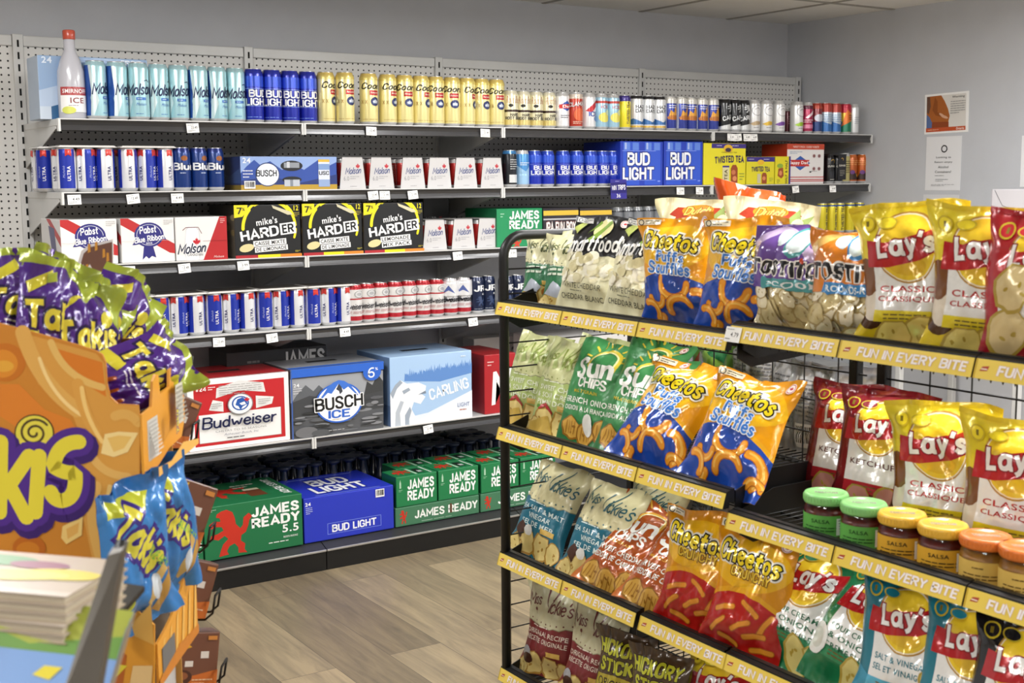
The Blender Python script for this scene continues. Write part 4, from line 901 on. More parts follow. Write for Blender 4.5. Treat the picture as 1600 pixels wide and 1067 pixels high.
def ipa(W, H):
    a = Art(W, H, '26222A'); a.rect(0, .80, 1, .93, 'D8B43A'); a.rect(0, .68, 1, .72, 'B8B8BC'); a.text('IPA FUN BOX', .5, .48, .84, .30, 'F2EFEA', .04, 0, 0, (.03, '6A1E1E'))
    for i, c in enumerate(('C8702A', '4A8A9A', 'D8C84A', '9A4A7A', '6A9A4A')): a.rect(.1+i*.17, .0, .23+i*.17, .22, c)
    return a
def jr_green(W, H):
    a = Art(W, H, '1D8A56'); a.text('JAMES\nREADY', .60, .70, .66, .48, 'F2F3F0', .045); a.text('5.5', .86, .28, .2, .18, 'F2F3F0', .03); a.shape(LION, .42, .10, .26, .3, 'C0402A'); a.lines(.08, .76, .16, .9, 2, 'A8D8BC'); return a
def black_jr(W, H):
    a = Art(W, H, '1B1B1E'); a.text('JAMES', .76, .86, .44, .20, 'C8C8C8', .04); a.lines(.2, .82, .4, .9, 1, '6A6A6A'); return a
def red_n(W, H):
    a = Art(W, H, 'A81E26'); a.text('M', .55, .45, .8, .55, 'F0ECEA', .02, .3, .15); a.lines(.1, .8, .3, .9, 2, 'E0C0BC'); return a
def grey24(W, H):
    a = Art(W, H, 'BDBBB8'); a.text('24', .75, .7, .2, .24, '5A5A5A', .02); a.text('BB', .3, .5, .3, .34, '3A3A3C', .04); a.lines(.6, .3, .9, .45, 2, '8A8A8A'); return a

c = case
c(62, 234, 90, 0, .16, froid, None, None, 'AEBED2', 'pale blue case standing behind bottle and pale blue cans', inset=.10)
c(376, 527, 245, 1, .30, busch24, busch_side, None, '2A3A6E', 'long blue beer case with round handle hole, second shelf', inset=.02)
c(1037, 1098, 221, 1, .28, blue12, None, None, '1E38AC', 'right royal blue twelve pack with white lettering, second shelf', group='royal blue twelve packs')
c(969, 1036, 221, 1, .28, blue12, None, None, '1E38AC', 'left royal blue twelve pack, beside single blue cans, second shelf', group='royal blue twelve packs')
c(1099, 1165, 224, 1, .30, tea12, None, None, 'D2C824', 'tall yellow and purple iced tea carton, second shelf', cat='drink carton', name='drink_carton')
c(1166, 1210, 245, 1, .2, tea6, None, None, 'D2C824', 'small yellow iced tea carton beside the tall yellow one', cat='drink carton', name='drink_carton')
c(1211, 1235, 244.5, 1, .16, teaside, None, None, 'D2C824', 'small yellow carton turned sideways with purple edge', cat='drink carton', name='drink_carton')
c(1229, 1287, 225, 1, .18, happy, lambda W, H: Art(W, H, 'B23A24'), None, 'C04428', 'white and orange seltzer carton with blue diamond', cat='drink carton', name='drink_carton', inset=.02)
c(96, 185, 343, 2, .28, pabst, pabst_side, None, 'D8D6D4', 'left white case with blue rosette, third shelf', group='white cases with blue rosette')
c(190, 274, 341, 2, .28, pabst, pabst_side, None, 'D8D6D4', 'right white case with blue rosette, third shelf', group='white cases with blue rosette')
c(275, 356, 339, 2, .28, molson, None, None, 'D8D6D4', 'white and red case with script lettering, third shelf')
for i, (p0, p1, yt) in enumerate(((367, 471, 320), (473, 567, 318), (568.5, 662, 317))):
    c(p0, p1, yt, 2, .26, mikes([('CAISSE MIXTE', 'DE LIMONADE'), ('CAISSE MIXTE', 'DE LIMONADE'), ('LEMONADE', 'MIX PACK')][i]), mikes_side, None, '1A1A1C', ['leftmost', 'middle', 'rightmost'][i]+' black lemonade carton with yellow arc, third shelf', cat='drink carton', name='drink_carton', group='black lemonade cartons')
c(662, 703, 308, 2, .13, lambda W, H: Art(W, H, '1C1A1C').rect(.6, 0, .7, .6, '7A1E22').text('HARD', .3, .5, .4, .2, '8A8A8A', .03), None, None, '1A1A1C', 'dim black carton behind red and silver carriers, third shelf', cat='drink carton', name='drink_carton', inset=.30)
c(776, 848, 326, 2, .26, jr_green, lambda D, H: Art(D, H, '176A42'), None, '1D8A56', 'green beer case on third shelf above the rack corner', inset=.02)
c(849, 904, 325, 2, .24, ipa, None, None, '26222A', 'left black and yellow variety carton behind the snack rack', group='black and yellow variety cartons')
c(906, 956, 325, 2, .24, ipa, None, None, '26222A', 'right black and yellow variety carton behind the snack rack', group='black and yellow variety cartons')
c(295, 454, 588, 4, .32, budweiser, lambda D, H: Art(D, H, 'D8D6D4').rect(.1, .1, .9, .9, 'B82A2C'), lambda W, D: Art(W, D, 'A8242A').rect(0, 0, 1, .03, 'E0DEDC'), 'B82A2C', 'red and white beer case with bird crest, fifth shelf', slot=True)
c(455, 600, 571, 4, .30, busch_ice, None, lambda W, D: Art(W, D, '8A8C90').rect(0, 0, 1, .12, '2C62C4'), '505256', 'grey and blue ice beer case with mountain disc, fifth shelf', slot=True)
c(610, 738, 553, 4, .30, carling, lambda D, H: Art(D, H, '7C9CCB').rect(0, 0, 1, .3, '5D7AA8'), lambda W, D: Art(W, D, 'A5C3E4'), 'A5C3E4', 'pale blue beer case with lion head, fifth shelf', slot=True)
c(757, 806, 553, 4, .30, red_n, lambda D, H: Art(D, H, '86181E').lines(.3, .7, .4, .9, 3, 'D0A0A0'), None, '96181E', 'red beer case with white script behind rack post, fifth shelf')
c(357, 513, 545, 4, .2, black_jr, None, None, '1B1B1E', 'black beer case at back of fifth shelf', inset=.27)
c(741, 830, 526, 4, .10, grey24, None, None, 'B2B0AE', 'grey case at back of fifth shelf, above red case', inset=.375)
c(860, 1000, 0, 4, .3, lambda W, H: Art(W, H, 'D4D2D0').rect(.36, .84, .42, .95, '2A2A2A').lines(.6, .86, .9, .92, 1, '8A8A8A'), None, None, 'D0CECC', 'white case on fifth shelf seen through the snack rack', inset=.02, H=.30)
# bottom cartons on the base deck
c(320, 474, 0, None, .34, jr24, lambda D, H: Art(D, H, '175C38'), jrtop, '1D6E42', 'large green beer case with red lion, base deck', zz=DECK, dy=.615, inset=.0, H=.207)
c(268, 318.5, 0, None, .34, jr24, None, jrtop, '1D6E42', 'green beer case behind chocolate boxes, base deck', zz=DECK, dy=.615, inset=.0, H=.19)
c(475.5, 616, 0, None, .33, budl_front, None, budl_top, '2536B8', 'royal blue beer case with lettered top, base deck', zz=DECK, dy=.615, inset=.004, H=.182)
for i, (p0, p1) in enumerate(((618, 749), (751, 870))):
    o, W, H = c(p0, p1, 0, None, .27, jrtray, None, None, '427556', ['left', 'right'][i]+' green cardboard tray under the small cartons, base deck', cat='carton tray', name='carton_tray', zz=DECK, dy=.61, inset=.0, H=.08, group='green cardboard trays')
BX = [(619, 683.5), (685, 748), (751.5, 811), (813, 868)]
for i, (p0, p1) in enumerate(BX):
    for k in range(2):
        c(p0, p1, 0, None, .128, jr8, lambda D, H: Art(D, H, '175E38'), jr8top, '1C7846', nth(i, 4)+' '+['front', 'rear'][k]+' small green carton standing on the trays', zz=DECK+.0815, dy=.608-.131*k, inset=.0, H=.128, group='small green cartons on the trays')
c(289, 309, 0, None, .1, lambda W, H: Art(W, H, '2A48B0').rect(.2, .2, .8, .7, 'B8C4E8').rect(.3, .3, .7, .6, '2A48B0'), None, None, '2A48B0', 'small blue carton behind chocolate boxes, above base deck', zz=DECK+.1915, dy=.60, inset=.02, H=.11)

# trapezoid carriers with red cans showing at the open sides
def carrier(px, si, label, group):
    z, d = SH[si]; y = -d+.03+.092; x = gx(px, y-.09, z+.05); H = .124
    T = tag(empty('can_carrier', (x, y, z+.0008)), label, 'beer pack', group)
    for j in range(3):
        for i in (-1, 1): put_can('redcan', i*.0283, (j-1)*.0590, 0, .4*i+j, parent=T)
    b, t, hy = .0580, .044, .0905
    mb = MB(); mb.prism([(-b, .0), (b, .0), (t, H), (-t, H)], 1, -hy, -hy+.0012, 'C9C7C7'); mb.prism([(-b, .0), (b, .0), (t, H), (-t, H)], 1, hy-.0012, hy, 'C9C7C7')
    mb.box((-t, -hy, H-.001), (t, hy, H+.0012), 'C6C4C4')
    a = Art(2*b, H, 'C9C7C7'); a.text('Molson', .52, .58, .62, .22, '33447A', .01, .40, .06, sw=.16); a.shape(LEAF, .70, .72, .16, .20, 'B8303A'); a.text('6.0', .26, .33, .20, .14, '8A8A8E', .0); a.lines(.4, .3, .75, .42, 2, 'A0A0A4', 2); a.lines(.4, .06, .8, .1, 1, '8A8A8E', 3)
    apply(mb, a, lambda u, v, e: (u-b, -hy-e, v), None, .0003, .0001)
    mb.build('card_wrap', 'carton', T)
for i, px in enumerate((551, 596, 645, 686.5, 727.5, 769)): carrier(px, 1, nth(i, 6)+' white carrier of red cans on the second shelf', 'white can carriers on the second shelf')
for i, px in enumerate((679.5, 724, 763)): carrier(px, 2, nth(i, 3)+' white carrier of red cans on the third shelf', 'white can carriers on the third shelf')

# black four pack
z, d = SH[1]; x = gx(1302, -d+.06, z+.06)
T = tag(empty('four_pack', (x, -d+.03+.066, z+.0008)), 'black stout four pack with harp, second shelf near right end', 'beer pack')
plain('stout', RS*.92, HS*.94, '17171A', lambda a: (a.text('GUINNESS', .5, .6, .3, .08, 'D8D4C8', .02), a.arc(.5, .78, .06, -.5, 2.6, .02, 'B8964A'), a.rect(.4, .1, .6, .4, '2C2C30'), a.rect(.42, .06, .58, .08, 'D8D4C8')), '1C1C1E')
for j in range(2):
    for i in range(2): put_can('stout', (i-.5)*.064, (j-.5)*.063, 0, 0, parent=T)
mb = MB(); mb.box((-.066, -.066, .148), (.066, .066, .1515), '1A1A1C'); mb.box((.002, -.0668, .02), (.062, -.0662, .15), '222226')
a = Art(.06, .13, '222226'); a.arc(.5, .8, .12, -.5, 2.6, .05, 'C8A04A'); a.text('GUINNESS', .5, .56, .8, .07, 'E0DCD0', .02); a.lines(.2, .14, .8, .4, 4, '9A968A', 3)
apply(mb, a, lambda u, v, e: (.002+u, -.0668-e, .02+v), None, .0003, .0001); mb.build('card_wrap', 'carton', T)

# frosted bottle on the top shelf
z, d = SH[0]; x = gx(112, -d+.07, z+.12)
mb = MB(); R = .047
mb.lathe([(R*.9, 0), (R, .006), (R, .12), (R*.97, .165), (R*.72, .205), (R*.42, .235), (R*.40, .272), (R*.36, .276)], 32, 'BEBEC6')
a = Art(2*PI*R, .16, 'DCDCE2'); a.rect(.32, .44, .66, .62, 'B0484A'); a.text('SMIRNOFF', .5, .53, .30, .09, 'F4EEEE', .02); a.rect(.32, .08, .66, .44, 'F2F2F0'); a.text('ICE', .52, .33, .16, .12, '8A3A40', .02); a.lines(.42, .2, .6, .24, 1, '9A8A8A'); a.ell(.42, .12, .08, .08, 'D6DA6A'); a.poly([(.66, .4), (.74, .5), (.72, .2), (.68, 0)], 'A8343A')
apply(mb, a, lambda u, v, e: ((R+e)*math.sin((u/a.w-.5)*2*PI), -(R+e)*math.cos((u/a.w-.5)*2*PI), .01+v), .009, .0008, .0003, 0, True)
o = mb.build('drink_bottle', 'frost', None, (x, -d+.075, z+.001)); tag(o, 'frosted bottle with red cap on top shelf, in front of pale blue case', 'bottle')
mb = MB(); mb.lathe([(.0001, .276), (R*.43, .274), (R*.45, .276), (R*.45, .302), (R*.40, .306), (.0001, .306)], 24, 'C0503C'); mb.build('cap', 'label', o)

# small dark cans behind the snack rack on the third shelf
plain('smoke', RS, HS, '3A3C42', lambda a: (a.rect(0, .6, 1, .9, '8A8E94'), a.lines(.4, .2, .6, .5, 3, 'B0B4BA', 2)), 'A8ACB0')
row('smoke', [962, 978, 994, 1010, 1026, 1042, 1058], 2, 'dark grey can', 'on the third shelf behind the chip bags', back=.06)

# purple contest card hung on the second shelf rail
z, d = SH[1]; x = gx(967, -d-.01, z-.02)
a = Art(.092, .088, '3A3490'); a.rect(0, .30, 1, .82, '2A2470'); a.text('WIN TRIPS', .5, .58, .86, .26, 'F0F0F6', .03, .15, .03); a.text('36', .48, .16, .24, .2, 'E8E8F2', .02); a.lines(.3, .86, .7, .94, 1, 'A8A4D8')
mb = MB(); mb.box((-.046, -.001, -.055), (.046, 0, .033), '3A3490'); apply(mb, a, lambda u, v, e: (u-.046, -.001-e, v-.055), None, .0003, .0001)
o = mb.build('shelf_talker', 'paper', None, (x, -d-.007, z-.002)); o.rotation_euler = (-.05, 0, 0); tag(o, 'purple prize card clipped to the second shelf front', 'shelf card')

# ================================================================== SNACK BAGS
def sstep(a, b, x):
    t = min(1, max(0, (x-a)/(b-a))); return t*t*(3-2*t)
_bag = {}
def bag_mesh(key, w, h, t, art, back='C9C9CB', seed=0, m='film', nu=28, nv=36, crush=1.0, flare=1.0, topcol=None):
    """a pillow bag: crimped seals top and bottom, puffed middle, creases running in from the seals"""
    rn = random.Random(seed*7+1); ph = [rn.uniform(0, 6.28) for _ in range(8)]; so = seed*13.7
    def core(a, b):
        e = max(0, 1-abs(a)**2.3)**.62
        vb = sstep(.025, .30, b)*sstep(.02, .26, 1-b)
        wf = 1-.115*vb+.012*math.sin(b*9+ph[0])
        x = a*w/2*wf+.006*math.sin(b*5+ph[1])*crush
        z = h*b-.010*(1-abs(a))*0
        z += (.005*math.sin(a*2.2+ph[2])+.002*math.sin(a*5+ph[3]))*sstep(.8, 1, b)*crush
        yo = (.012*math.sin(a*2.6+ph[4])+.004*math.sin(a*8+ph[5]))*(sstep(.80, 1, b)+.6*sstep(.2, 0, b))*flare*crush
        th = t/2*e*(.06+.94*vb)
        nz = noise.noise(Vector((a*2.2+so, b*3.1, .3)))*.012*vb*e+noise.noise(Vector((a*5.5+so, b*7+so, 1.7)))*.0045*e
        top = math.exp(-((1-b)/.16)**1.2); bot = math.exp(-(b/.14)**1.2)
        fold = .0042*(top*math.sin(a*11+ph[6]+2*math.sin(a*4+ph[7]))+bot*math.sin(a*10+ph[3]))*min(1, e*1.6)
        cr = abs(noise.noise(Vector((a*3.3-so, b*4.5+so*.3, 4.2))))
        return x, yo, z, th, (nz+fold-.010*max(0, .12-cr)*3*vb*e)*crush
    F = []; B = []
    for j in range(nv+1):
        b = j/nv; fr = []; bk = []
        for i in range(nu+1):
            a = -1+2*i/nu; x, yo, z, th, wr = core(a, b)
            fr.append(Vector((x, yo-th-wr, z)))
        F.append(fr)
    nu2, nv2 = nu//2, nv//2
    for j in range(nv2+1):
        bk = []
        for i in range(nu2+1):
            x, yo, z, th, wr = core(-1+2*i/nu2, j/nv2); bk.append(Vector((x, yo+th*.85-wr*.5+.0006, z)))
        B.append(bk)
    def nrm(G, i, j):
        n_j, n_i = len(G)-1, len(G[0])-1
        dx = G[j][min(i+1, n_i)]-G[j][max(i-1, 0)]; dy = G[min(j+1, n_j)][i]-G[max(j-1, 0)][i]
        return dx.cross(dy).normalized()
    NR = [[nrm(F, i, j) for i in range(nu+1)] for j in range(nv+1)]
    mb = MB()
    nrm_all = []
    vs = [p for r in F for p in r]; nrm_all += [n for r in NR for n in r]
    fs = []
    for j in range(nv):
        for i in range(nu):
            q = j*(nu+1)+i; fs += [(q, q+1, q+nu+2), (q, q+nu+2, q+nu+1)]
    mb.add(vs, fs, art.bg, 0, True)
    vs = [p for r in B for p in r]; nrm_all += [-nrm(B, i, j) for j in range(nv2+1) for i in range(nu2+1)]
    mb.add(vs, [(j*(nu2+1)+i, (j+1)*(nu2+1)+i, (j+1)*(nu2+1)+i+1, j*(nu2+1)+i+1) for j in range(nv2) for i in range(nu2)], back, 0, True)
    def surf(gu, gv, i, j, up, e):
        s_, q = gu-i, gv-j
        def L(G):
            if up: return G[j][i]+(G[j+1][i]-G[j][i])*q+(G[j+1][i+1]-G[j+1][i])*s_
            return G[j][i]+(G[j][i+1]-G[j][i])*s_+(G[j+1][i+1]-G[j][i+1])*q
        n = L(NR); return L(F)+n*e, n
    def cut(P, k, c, sg):
        """keep the side of a convex polygon where sg*(coord-c) >= 0; k: 0 x, 1 y, 2 x-y"""
        out = []; n = len(P)
        D = [sg*((p[k] if k < 2 else p[0]-p[1])-c) for p in P]
        for t in range(n):
            d0, d1 = D[t], D[(t+1) % n]
            if d0 >= 0: out.append(P[t])
            if (d0 > 0 and d1 < 0) or (d0 < 0 and d1 > 0):
                f = d0/(d0-d1); p, q = P[t], P[(t+1) % n]; out.append((p[0]+(q[0]-p[0])*f, p[1]+(q[1]-p[1])*f))
        return out
    for avs, ats, col, li in art.L:
        e = .00025+li*.00006; ov = []; of = []; key_ = {}
        G = [(min(max(x/art.w, 0), 1)*nu, min(max(y/art.h, 0), 1)*nv) for x, y in avs]
        for ta, tb, tc in ats:
            P = [G[ta], G[tb], G[tc]]
            ar = (P[1][0]-P[0][0])*(P[2][1]-P[0][1])-(P[2][0]-P[0][0])*(P[1][1]-P[0][1])
            if abs(ar) < 1e-7: continue
            if ar < 0: P = P[::-1]
            i0, i1 = int(min(p[0] for p in P)), min(nu-1, int(max(p[0] for p in P)))
            for i in range(min(i0, nu-1), i1+1):
                Q = P if i0 == i1 else cut(cut(P, 0, i, 1), 0, i+1, -1)
                if len(Q) < 3: continue
                j0, j1 = int(min(p[1] for p in Q)), min(nv-1, int(max(p[1] for p in Q)))
                for j in range(min(j0, nv-1), j1+1):
                    R = Q if j0 == j1 else cut(cut(Q, 1, j, 1), 1, j+1, -1)
                    if len(R) < 3: continue
                    for up in (False, True):
                        S = cut(R, 2, i-j, -1 if up else 1)
                        if len(S) < 3: continue
                        idx = []
                        for p in S:
                            kk = (round(p[0], 4), round(p[1], 4))
                            if kk not in key_:
                                key_[kk] = len(ov); po, n = surf(p[0], p[1], i, j, up, e); ov.append(po); nrm_all.append(n)
                            if not idx or idx[-1] != key_[kk]: idx.append(key_[kk])
                        if len(idx) > 2 and idx[0] == idx[-1]: idx.pop()
                        if len(set(idx)) == len(idx) > 2: of.append(tuple(idx))
        mb.add(ov, of, col, 0, True)
    me = mb.data('chip_bag', m); me.normals_split_custom_set_from_vertices([tuple(n) for n in nrm_all])
    _bag[key] = (me, w, h, t); return key
def put_bag(key, loc, lean=12, yaw=12, roll=0, label='', group=None, cat='chip bag', sc=1., name='chip_bag', base=-90):
    o = bpy.data.objects.new(name, _bag[key][0]); COL.objects.link(o)
    R = Matrix.Rotation(math.radians(base+yaw), 4, 'Z') @ Matrix.Rotation(math.radians(-lean), 4, 'X') @ Matrix.Rotation(math.radians(roll), 4, 'Y')
    o.matrix_world = Matrix.Translation(Vector(loc)) @ R @ Matrix.Scale(sc, 4)
    return tag(o, label, cat, group)

# ---- designs
def nutri(a, x, y, r=.05):
    a.ell(x, y, r, r*a.w/a.h, 'F2E4E0', 14); a.ell(x, y, r*.86, r*.86*a.w/a.h, 'B85A5A', 14); a.ell(x, y, r*.72, r*.72*a.w/a.h, 'F2E4E0', 14); a.shape(LEAF, x, y, r*.9, r*.9*a.w/a.h, 'B8303A')
def lays_logo(a, x, y, s=1., rot=.10):
    q = a.w/a.h
    a.ell(x, y, .335*s, .335*q*s, 'B88A3A', 32); a.ell(x, y, .318*s, .318*q*s, 'F6E8C8', 32); a.ell(x, y, .305*s, .305*q*s, 'F0CB2E', 32); a.ell(x, y-.16*q*s, .2*s, .1*q*s, 'E6BA28', 20)
    P = [(x-.46*s, y-.16*s), (x-.42*s, y+.06*s), (x-.2*s, y+.04*s), (x+.2*s, y+.12*s), (x+.45*s, y+.22*s), (x+.40*s, y+.0*s), (x+.15*s, y-.10*s), (x-.2*s, y-.16*s)]
    a.poly([(px, y+(py-y)*q*1.15) for px, py in P], 'B81C22')
    a.text('Lay\'s', x, y+.01, .62*s, None, 'F6F4F0', .045, .12, rot, (.03, '8A1218'))
def lays(w, h, bg, panel, lines_, tcol, strip, chips, potato=True, low=None, bgs=None):
    a = Art(w, h, bg); q = w/h
    if bgs: a.poly([(0, 0), (.0, .34), (.3, .22), (.7, .22), (1, .34), (1, 0)], bgs)
    if potato:
        a.ell(.82, .52, .20, .17, '7A5224', 18); a.ell(.84, .53, .17, .14, 'C8A24C', 18); a.ell(.12, .30, .16, .16, '4E3018', 18, .3); a.ell(.13, .31, .11, .11, 'E4D8C4', 16, .3); a.ell(.08, .5, .12, .13, '7A4A20', 16)
    a.poly([(.18, .68), (.84, .68), (.80, .20), (.16, .20)], 'F0EFEB'); a.poly([(.163, .28), (.807, .28), (.80, .20), (.16, .20)], strip)
    lays_logo(a, .5, .70, .86)
    for i, t in enumerate(lines_): a.text(t, .49, .425-.07*i, min(.56, .075*len(t)), .042, tcol, .015)
    a.lines(.28, .215, .68, .265, 2, '6A5A2A', 3)
    for (x, y, r, sd) in chips: a.chip(x, y, r, low or 'E2CF72', 'B49A40', sd, .3*sd)
    a.rect(0, .965, 1, 1, bgs or bg); a.ell(.16, .86, .07, .07*q, 'C8B02E', 16); a.ell(.16, .86, .055, .055*q, bg, 16); a.text('1', .16, .86, .025, .04, '7A6A1E', .01); a.ell(.34, .86, .09, .05*q, 'C8B02E', 16); a.ell(.34, .86, .075, .04*q, bg, 16)
    return a
CH = [(.62, .12, .20, 1), (.34, .10, .17, 2), (.86, .16, .15, 3)]
bag_mesh('classic', .22, .265, .075, lays(.22, .265, 'ECD62C', 'F0EFEB', ['CLASSIC', 'CLASSIQUE'], 'B82A22', 'E6D22A', CH, bgs='DFC426'), 'D8C22A', 1, crush=1.2)
bag_mesh('classicb', .22, .265, .075, lays(.22, .265, 'ECD62C', 'F0EFEB', ['CLASSIC', 'CLASSIQUE'], 'B82A22', 'E6D22A', CH, bgs='DFC426'), 'D8C22A', 2, crush=1.1)
bag_mesh('ketchup', .20, .265, .07, lays(.20, .265, '7C1620', 'F0EFEB', ['KETCHUP'], '5A2A26', 'B82A34', [(.32, .12, .2, 4), (.68, .13, .2, 5), (.86, .3, .13, 6)], False, 'C88A80', '6C141C'), '6C141C', 3)
bag_mesh('oniongreen', .21, .265, .07, lays(.21, .265, '1F7A4C', 'F0EFEB', ['SOUR CREAM', '& ONION', 'CREME SURE'], '2A6A4A', '2E8A58', [(.62, .13, .2, 7), (.82, .16, .14, 8)], False, 'D8C87A', '1E7446').ell(.10, .30, .14, .12, 'E6E6DE', 18, .6).ell(.10, .30, .09, .08, 'CFD2C4', 14, .6), '1C6A42', 4, crush=1.2)
bag_mesh('vinegarteal', .21, .265, .07, lays(.21, .265, '1E7688', 'F0EFEB', ['SALT & VINEGAR', 'SEL ET VINAIGRE'], '2A7A8A', '5AB4D2', [(.84, .34, .16, 9), (.72, .10, .18, 10)], False, 'D8C06A', '3A96B4'), '1A6A7A', 5)
bag_mesh('blacklays', .21, .265, .07, lays(.21, .265, '1B1A1C', '1B1A1C', [], '8A3A1E', '5A2A1E', [(.3, .12, .2, 11), (.66, .12, .2, 12)], False, 'C88A3A', '151416'), '1A1A1C', 6)
bag_mesh('redwavy', .21, .255, .07, lays(.21, .255, 'B01E2A', 'F0EFEB', [], '8A1E22', 'B83A3E', [(.24, .22, .22, 13), (.30, .5, .2, 14), (.7, .12, .2, 15)], False, 'DCC690', 'A01A26'), 'A01A26', 7)

def cheetos(w, h, kind):
    puffs = kind == 'puffs'; a = Art(w, h, 'E59A10' if puffs else 'DE9412'); q = w/h
    a.ell(.5, .72, .50, .20, 'EDB51C', 26); 
    low = '1F49A8' if puffs else 'B31C16'
    a.poly([(0, 0), (0, .40), (.12, .45), (.3, .49), (.5, .50), (.7, .47), (.88, .41), (1, .35), (1, 0)], low)
    a.poly([(0, .40), (.12, .45), (.3, .49), (.5, .50), (.7, .47), (.88, .41), (1, .35), (1, .39), (.88, .45), (.7, .51), (.5, .54), (.3, .53), (.12, .49), (0, .44)], 'E8A81A')
    if puffs:
        a.puff(.55, .42, .17, 2.9, 6.1, .075); a.puff(.82, .22, .14, -1.2, 1.8, .075); a.puff(.60, .16, .15, .5, 3.2, .07); a.puff(.30, .30, .11, 3.4, 6.0, .065); a.puff(.45, .06, .13, 2.6, 5.0, .07); a.puff(.90, .08, .1, .4, 2.6, .065); a.puff(.16, .14, .12, -.4, 1.9, .065)
    else:
        for i, (x, y, r) in enumerate(((.30, .36, .3), (.62, .40, -.5), (.82, .30, 1.1), (.72, .20, .2), (.25, .22, .8), (.55, .26, .5), (.80, .10, .1), (.4, .12, -.3))):
            c_, s_ = math.cos(r)*.11, math.sin(r)*.11*q
            a.stroke([(x-c_, y-s_), (x, y+.01), (x+c_, y+s_)], .065, 'A85A14'); a.stroke([(x-c_, y-s_), (x, y+.01), (x+c_, y+s_)], .048, 'E0922A')
    a.text('Cheetos', .5, .77, .80, .155, 'F0D520', .03, .12, -.10, (.035, '14120E'), 0, (.075, 'E8E2D0'))
    if puffs:
        a.text('Puffs', .52, .635, .38, .095, '3E7CD0', .03, .05, -.08, (.035, 'E4ECF4')); a.text('Soufflés', .5, .535, .56, .11, '3E7CD0', .03, .05, -.08, (.035, 'E4ECF4'))
    else:
        a.text('CRUNCHY', .55, .645, .52, .08, 'E8C43A', .04, .1, -.06, (.035, '5A2A10')); a.text('CROQUANT', .55, .56, .56, .075, 'E8C43A', .04, .1, -.06, (.035, '5A2A10'))
    nutri(a, .88, .92); a.rect(.02, .93, .30, .985, 'F0E6C8'); a.ell(.07, .957, .035, .03, '3A3A3A', 12); a.ell(.07, .957, .025, .021, 'F0E6C8', 12); a.lines(.12, .935, .28, .98, 2, '4A4A4A', 2)
    return a
for i in range(2): bag_mesh('puffs%d' % i, .225, .27, .08, cheetos(.225, .27, 'puffs'), 'C8A04A', 11+i, crush=1.25)
for i in range(2): bag_mesh('crunchy%d' % i, .20, .265, .07, cheetos(.20, .265, 'crunchy'), 'C89A3A', 15+i, crush=1.15)

def popcorn(w, h):
    a = Art(w, h, 'E4E0BA'); rn = random.Random(4)
    a.poly([(0, .56), (.2, .52), (.5, .56), (.8, .60), (1, .58), (1, 1), (0, 1)], '17171A')
    for k in range(26):
        x, y = rn.uniform(.05, .95), rn.uniform(.34, .58)
        for t in range(3): a.ell(x+rn.uniform(-.05, .05), y+rn.uniform(-.03, .03), .07, .045, rn.choice(['F0ECD0', 'E6DFB8', 'F4F0DA', 'D8CFA0']), 10)
    a.poly([(.05, .85), (.28, .99), (.34, .99), (.2, .78)], 'B8C46A'); a.ell(.62, .86, .15, .10, 'D9D49A', 16, .4); a.poly([(.45, .72), (.7, .96), (.74, .92), (.52, .70)], '7A9A3E'); a.poly([(.4, .78), (.52, .95), (.56, .92)], '6A8A34')
    a.text('Smartfood', .5, .70, .92, .17, 'F2F2EE', .025, .35, .10, sw=.18); a.text('WHITE CHEDDAR', .5, .27, .70, .05, '5A5A46', 0); a.text('CHEDDAR BLANC', .5, .16, .74, .055, '4A4A3C', .01); a.lines(.3, .21, .7, .235, 1, '8A8A70', 2)
    a.rect(.05, .92, .4, .985, 'E0E0DC'); a.ell(.1, .952, .035, .028, '3A3A3A', 12); a.ell(.1, .952, .024, .02, 'E0E0DC', 12); a.lines(.15, .925, .38, .98, 2, '4A4A4A', 3); nutri(a, .88, .93); return a
for i in range(2): bag_mesh('popcorn%d' % i, .205, .262, .08, popcorn(.205, .262), 'E4E0BA', 21+i, 'matte_film')
def vickie(w, h, cream, name_c, low, txt, tc, chip='E6CF84', extra=None, leafy=False):
    a = Art(w, h, cream)
    pts = [(0, 0), (0, .60)]+[((k+.5)/11, .60+(.012 if k % 2 else -.006)-.05*math.sin(PI*(k+.5)/11)) for k in range(11)]+[(1, .60), (1, 0)]
    a.poly([(x, y-.012) for x, y in pts[1:-1]]+[(1, .58), (1, .0), (0, .0)], '8A8A6A'); a.poly([(x, y-.02) if y > 0 else (x, y) for x, y in pts], low)
    for k in range(9): a.ell((k+.5)/9, .625-.05*math.sin(PI*(k+.5)/9), .012, .009, name_c, 8)
    if leafy:
        for k in range(7): a.poly([(.1+.13*k, .66), (.14+.13*k, .95), (.18+.13*k, .68)], 'B4C47A')
    a.text('Miss', .23, .80, .30, .12, name_c, .012, .25, .12, sw=.12); a.text('ickie\'s', .74, .77, .42, .15, name_c, .012, .25, .0, sw=.12); a.stroke([(.44, .90), (.52, .70), (.66, .95)], .026, name_c)
    a.ell(.26, .70, .025, .02, name_c, 8); a.stroke([(.26, .70), (.265, .65)], .008, name_c); a.stroke([(.14, .95), (.08, .82), (.12, .72)], .010, name_c)
    for i, t in enumerate(txt): a.text(t, .5, .47-.075*i, min(.84, .062*len(t)), .05, tc, .012)
    a.lines(.2, .52, .8, .55, 1, tc, 2); a.rect(.62, .26, .84, .31, 'D8B45A')
    for x, y, r, sd in ((.30, .13, .22, 1), (.62, .12, .20, 2), (.84, .10, .16, 3), (.12, .06, .14, 4)): a.chip(x, y, r, chip, 'B48A3A', sd+20, .4*sd)
    if extra: extra(a)
    return a
